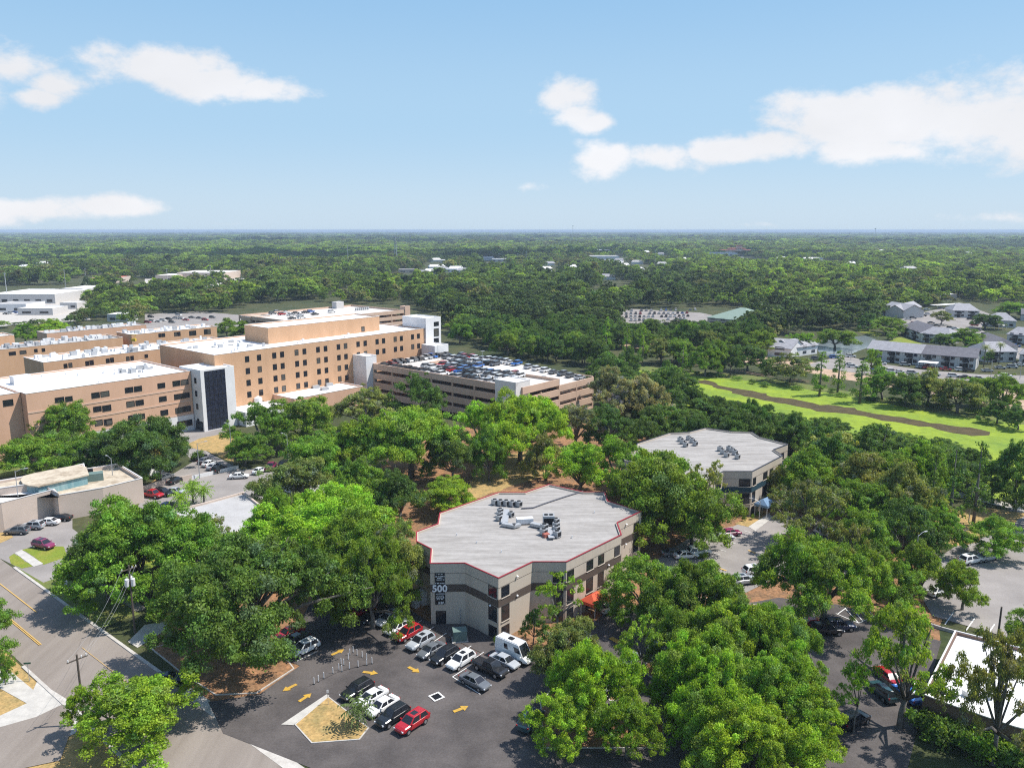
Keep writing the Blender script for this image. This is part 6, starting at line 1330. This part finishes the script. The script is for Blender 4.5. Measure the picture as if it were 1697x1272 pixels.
# ------------------------------------------------------------------ poles, wires, signs, fence, bollards
def lamp(x, y, h, label, arm=1.8, az=0, group=None):
    root = empty('street_lamp', at3(x, y), az); tag(root, label, 'street lamp', group)
    MB().tube([(0, 0, 0), (0, 0, h)], [.12, .07], 7).obj('pole', steel, root); MB().tube([(0, 0, h - .3), (arm * .6, 0, h + .2), (arm, 0, h + .25)], .045, 5).obj('arm', steel, root); MB().box((arm + .2, 0, h + .15), (.7, .28, .14)).obj('lamp_head', metal_g, root)
for x, y, h, l in ((190, 821, 9, 'slim lamp post at the front of the clinic wall'), (35, 863, 11, 'slim lamp post before the clinic corner block'), (331, 793, 9, 'lamp post at the railing of the hospital lot'), (385, 772, 11, 'lamp post in front of the oaks at the hospital lot end'), (478, 770, 8, 'lamp post beside the small white hut'), (1514, 962, 8.5, 'street lamp with curved arm behind the dry strip'), (1605, 866, 7, 'lamp mast by the creek path'), (1680, 848, 5, 'lamp post at the end of the footpath'),
                   (1258, 860, 4, 'little lamp at the entry walk of the teal banded office'), (1410, 596, 9, 'tall lamp post by the pond'), (1690, 628, 10, 'lamp post at the apartment lot by the picture edge'), (1641, 632, 9, 'lamp post in the apartment lot by the creek')):
    lamp(x, y, h, l, az=srnd.choice((.5, 2.5, -.6)))
def pole(top, h, label, cans=0, rot=0.9, arms=True):
    p = at(*top, h); root = empty('utility_pole', (*p, 0), rot); tag(root, label, 'utility pole')
    MB().tube([(0, 0, 0), (0, 0, h)], [.17, .12], 8).obj('pole', wood, root)
    if arms: MB().box((0, 0, h - .7), (2.4, .12, .14)).obj('crossarm', wood, root); [MB().tube([(s, 0, h - .56), (s, 0, h - .3)], .06, 6).obj('insulator', white_p, root) for s in (-1.05, 0.5, 1.05)]
    for k in range(cans):
        a_ = math.pi + k * 2.0; c = (math.cos(a_) * .5, math.sin(a_) * .5); t = MB().tube([(*c, h - 3.2), (*c, h - 2.1), (*c, h - 2.0)], [.3, .3, .2], 12).obj('transformer_can', metal_l, root); MB().tube([(*c, h - 2.0), (*c, h - 1.7)], .05, 5).obj('bushing', metal_g, t)
    return (*p, h)
t1 = pole((213, 936), 11, 'wooden utility pole with three grey transformer cans beside the pavement', 3); t2 = pole((127, 1084), 9.5, 'dark utility pole with crossarm across the avenue from the oaks')
t3 = pole((1660, 1005), 6.5, 'leaning wooden pole at the chain link fence', 0, 0, False)
for k in range(3):
    o = Vector((math.cos(.9), math.sin(.9), 0)) * (-1.05, .5, 1.05)[k]; a_, b_ = Vector(t1) + o + Vector((0, 0, -.3)), Vector(t2) + o + Vector((0, 0, -.3))
    w_ = MB().tube([a_ + (b_ - a_) * t - Vector((0, 0, 1.2 * 4 * t * (1 - t))) for t in [i / 14 for i in range(15)]], .012, 4).obj('power_line', metal_g); tag(w_, 'overhead power line strung across the avenue between the two utility poles', 'power line', 'power lines across the avenue')
# bollards: slim white posts round the driveway island
for k, (x, y) in enumerate(((563, 932), (592, 916), (628, 895), (688, 862), (727, 838), (747, 848), (760, 806), (798, 830), (800, 738), (822, 722), (848, 742), (855, 818), (882, 756), (912, 770), (912, 806), (947, 796), (742, 800), (790, 770))):
    r_ = empty('bollard', at3(380 + x / 4.002, 900 + y / 4.002 + 1)); tag(r_, 'slim white flexible post round the driveway splitter', 'bollard', 'white posts round the driveway splitter')
    MB().tube([(0, 0, .1), (0, 0, 1.05)], .05, 7).obj('post', white_p, r_); MB().tube([(0, 0, .08), (0, 0, .14)], .13, 8).obj('base', black_m, r_)
struct('splitter_island', pxs([(511, 1138), (545, 1115), (566, 1098), (580, 1083), (598, 1085), (622, 1098), (590, 1106), (560, 1114)]), Z5, asphalt)
dr = empty('drain_grate', at3(723.5, 1153.5, .12), R(38)); tag(dr, 'square dark drain grate framed in white on the office lot', 'drain')
MB().ring([(-.8, -.8), (.8, -.8), (.8, .8), (-.8, .8)], 0, .02, 0, .22).obj('frame', paint_w, dr); m = MB(); [m.box((0, -.5 + i * .17, .0), (1.15, .08, .02)) for i in range(7)]; m.obj('grate', black_m, dr)
def sign(x, y, h, label, pm, w=.6, hh=.45):
    r_ = empty('street_sign', at3(x, y), srnd.uniform(-.3, .3)); tag(r_, label, 'sign'); MB().tube([(0, 0, 0), (0, 0, h)], .04, 6).obj('post', steel, r_); MB().box((0, -.05, h - hh), (w, .03, hh)).obj('panel', pm, r_)
sign(49, 1128, 2.8, 'green street sign on the dry verge by the concrete mouth', sign_g, .9, .25); sign(111, 981, 2.2, 'pale sign board on the grass verge of the avenue', white_p, .6, .8); sign(544, 1168, 2.2, 'thin sign post at the tip of the palm island', metal_l, .3, .4); sign(1669, 1062, 1.8, 'small dark sign on the chain link fence', frame_d, .5, .5)
# chain link fence with a low wall
fe = empty('chain_link_fence', at3(1600, 1040)); tag(fe, 'dark chain link fence on a low wall between the two lots', 'fence')
fl = pxs([(1455, 1013), (1500, 1024), (1560, 1043), (1640, 1065), (1700, 1084)]); wallrun(fe, fl[1:], .5, .25, greywall, 'low_wall')
def frel(p): return (p[0] - fe.location.x, p[1] - fe.location.y)
for p, q in zip(fl[1:], fl[2:]):
    n = max(1, int(math.dist(p, q) / 2.6))
    for i in range(n): MB().tube([(*frel(lerp(p, q, i / n)), .4), (*frel(lerp(p, q, i / n)), 1.75)], .04, 5).obj('post', frame_d, fe)
    for z in (.62, 1.15, 1.72): MB().tube([(*frel(p), z), (*frel(q), z)], .022, 4).obj('rail', frame_d, fe)
    m = MB(); k = int(math.dist(p, q) / .3)
    for i in range(k): m.tube([(*frel(lerp(p, q, i / k)), .55), (*frel(lerp(p, q, min(1, (i + 2) / k))), 1.72)], .006, 3, False)
    m.obj('mesh_wire', frame_d, fe)
bf = empty('bank_fence', at3(1250, 616)); tag(bf, 'low pale rail fence along the path on the far bank of the creek', 'fence')
bl = pxs([(1090, 596), (1150, 606), (1215, 616), (1260, 624), (1340, 635)])
for p, q in zip(bl, bl[1:]):
    r0 = lambda t: (p[0] + (q[0] - p[0]) * t - bf.location.x, p[1] + (q[1] - p[1]) * t - bf.location.y)
    for z in (.5, 1.0): MB().tube([(*r0(0), z), (*r0(1), z)], .08, 4).obj('rail', pinkband, bf)
    for i in range(6): MB().tube([(*r0(i / 6), 0), (*r0(i / 6), 1.15)], .08, 5).obj('post', pinkband, bf)
# masts on the skyline
def mast(x, y0, y1, label, r_=.25, lattice=False, name='radio_mast'):
    p = at(x, y1); dd = math.hypot(*p); el = math.atan2(ray(x, y0)[2], math.hypot(*ray(x, y0)[:2])); h = H + dd * math.tan(el); root = empty(name, (*p, 0)); tag(root, label, 'mast')
    if lattice:
        b = 3.0; m = MB()
        for k in range(4):
            sx, sy = (-1, 1, 1, -1)[k], (-1, -1, 1, 1)[k]; MB().tube([(sx * b, sy * b, 0), (sx * .5, sy * .5, h)], .3, 4).obj('leg', steel, root)
        for i in range(9):
            z0, z1 = h * i / 9, h * (i + 1) / 9; w0, w1 = b - (b - .5) * i / 9, b - (b - .5) * (i + 1) / 9
            for sy in (-1, 1): m.tube([(-w0, sy * w0, z0), (w1, sy * w1, z1)], .16, 3); m.tube([(w0, sy * w0, z0), (-w1, sy * w1, z1)], .16, 3)
        m.obj('bracing', steel, root)
        for z in (h * .72, h * .86, h): MB().box((0, 0, z - 1), (6.5, 1, .8)).obj('crossarm', steel, root)
    else:
        MB().tube([(0, 0, 0), (0, 0, h)], [r_ * 1.2, r_], 6).obj('pole', steel, root); MB().box((0, 0, h - .8), (r_ * 9, r_ * 2, r_ * 2.5)).obj('lamp_head', steel, root)
mast(656, 391, 437, 'steel lattice pylon standing out of the far wood', lattice=True, name='lattice_pylon')
for q in ((189, 386, 409, 'slender far mast above the wood behind the shops', .5), (577, 403, 442, 'tall pole in the wood before the lattice pylon', .3), (13, 452, 500, 'light mast by the long warehouse', .25), (109, 446, 478, 'light mast behind the smaller warehouse', .25), (143, 445, 470, 'light mast near the orange red store', .22), (949, 374, 402, 'thin radio mast on the skyline', .6), (1449, 379, 400, 'far water tower like mast on the skyline', 1.0),
          (827, 420, 436, 'short far pole above the flat white roof', .3), (858, 420, 440, 'pole in the far wood, next to the short one', .3), (872, 417, 440, 'pole in the far wood, tallest of three', .3), (350, 440, 466, 'light mast before the pale big box store', .25), (1085, 415, 445, 'pole by the far white roof', .3), (532, 465, 487, 'wooden power pole in the wood beyond the rear garage', .2), (278, 445, 470, 'thin lamp mast at the far car lot', .22)):
    mast(*q[:4], q[4])
# fallen branches by the cypress end
br = MB(); rr_ = random.Random(3); b0 = Vector(at3(1585, 885, .3))
for k in range(9): e = b0 + Vector((rr_.uniform(-5, 6), rr_.uniform(-3, 3), rr_.uniform(0, 1.6))); br.tube([b0, (b0 + e) / 2 + Vector((0, 0, .5)), e], [.2, .14, .05], 5)
tag(br.obj('fallen_branch', bark), 'fallen bare branch on the dry lawn below the tall cypresses', 'branch')

# ------------------------------------------------------------------ cumulus above the frame, whose shade lies on the far wood
def cloud(x, y, z, lx, ly, seed):
    rnd = random.Random(seed); bm = bmesh.new()
    for k in range(26):
        q = math.sqrt(rnd.random()); a = rnd.uniform(0, 6.283); r = rnd.uniform(.16, .3) * min(lx, ly) * (1.15 - .5 * q)
        bmesh.ops.create_icosphere(bm, subdivisions=3, radius=1, matrix=Matrix.Translation((q * lx * math.cos(a), q * ly * math.sin(a), r * .35)) @ Matrix.Diagonal((r, r, r * .55, 1)))
    me = bpy.data.meshes.new('cloud'); bm.to_mesh(me); bm.free(); o = bpy.data.objects.new('cloud', me); C.objects.link(o); o.location = (x, y, z)
    me.materials.append(mat('cloud_white', (.9, .9, .9), 1.0, fine=0)); me.polygons.foreach_set('use_smooth', [True] * len(me.polygons)); tag(o, 'white cumulus drifting high above the far wood', 'cloud', kind='stuff')
for gx, gy, z, lx, ly, sd_ in ((-500, 1850, 1100, 800, 400, 1), (450, 2000, 1150, 560, 280, 2), (-1300, 4200, 1500, 1500, 800, 3), (1900, 3600, 1500, 1000, 420, 4), (300, 5600, 1900, 2200, 800, 5), (-1150, 1350, 1000, 300, 160, 6)):
    k = z / math.tan(SUN_EL); cloud(gx + k * math.cos(SUN_AZ), gy + k * math.sin(SUN_AZ), z, lx, ly, sd_)

# ------------------------------------------------------------------ the air
def haze(dens):
    a, b = 40000, H + 2.0
    o = MB().box((0, 0, -1), (2 * a, 2 * a, b + 1)).obj('haze', None); tag(o, kind='stuff'); o.data.materials.clear()
    m = bpy.data.materials.new('haze'); nt, N, L = nodes_of(m); N.remove(N['Principled BSDF']); v = N.new('ShaderNodeVolumePrincipled')
    v.inputs['Color'].default_value = (.62, .76, .95, 1); v.inputs['Density'].default_value = dens; v.inputs['Anisotropy'].default_value = .0
    L.new(v.outputs[0], N['Material Output'].inputs['Volume']); o.data.materials.append(m); m.cycles.homogeneous_volume = True if hasattr(m.cycles, 'homogeneous_volume') else None
HAZE = 1.05e-4
if HAZE: haze(HAZE)
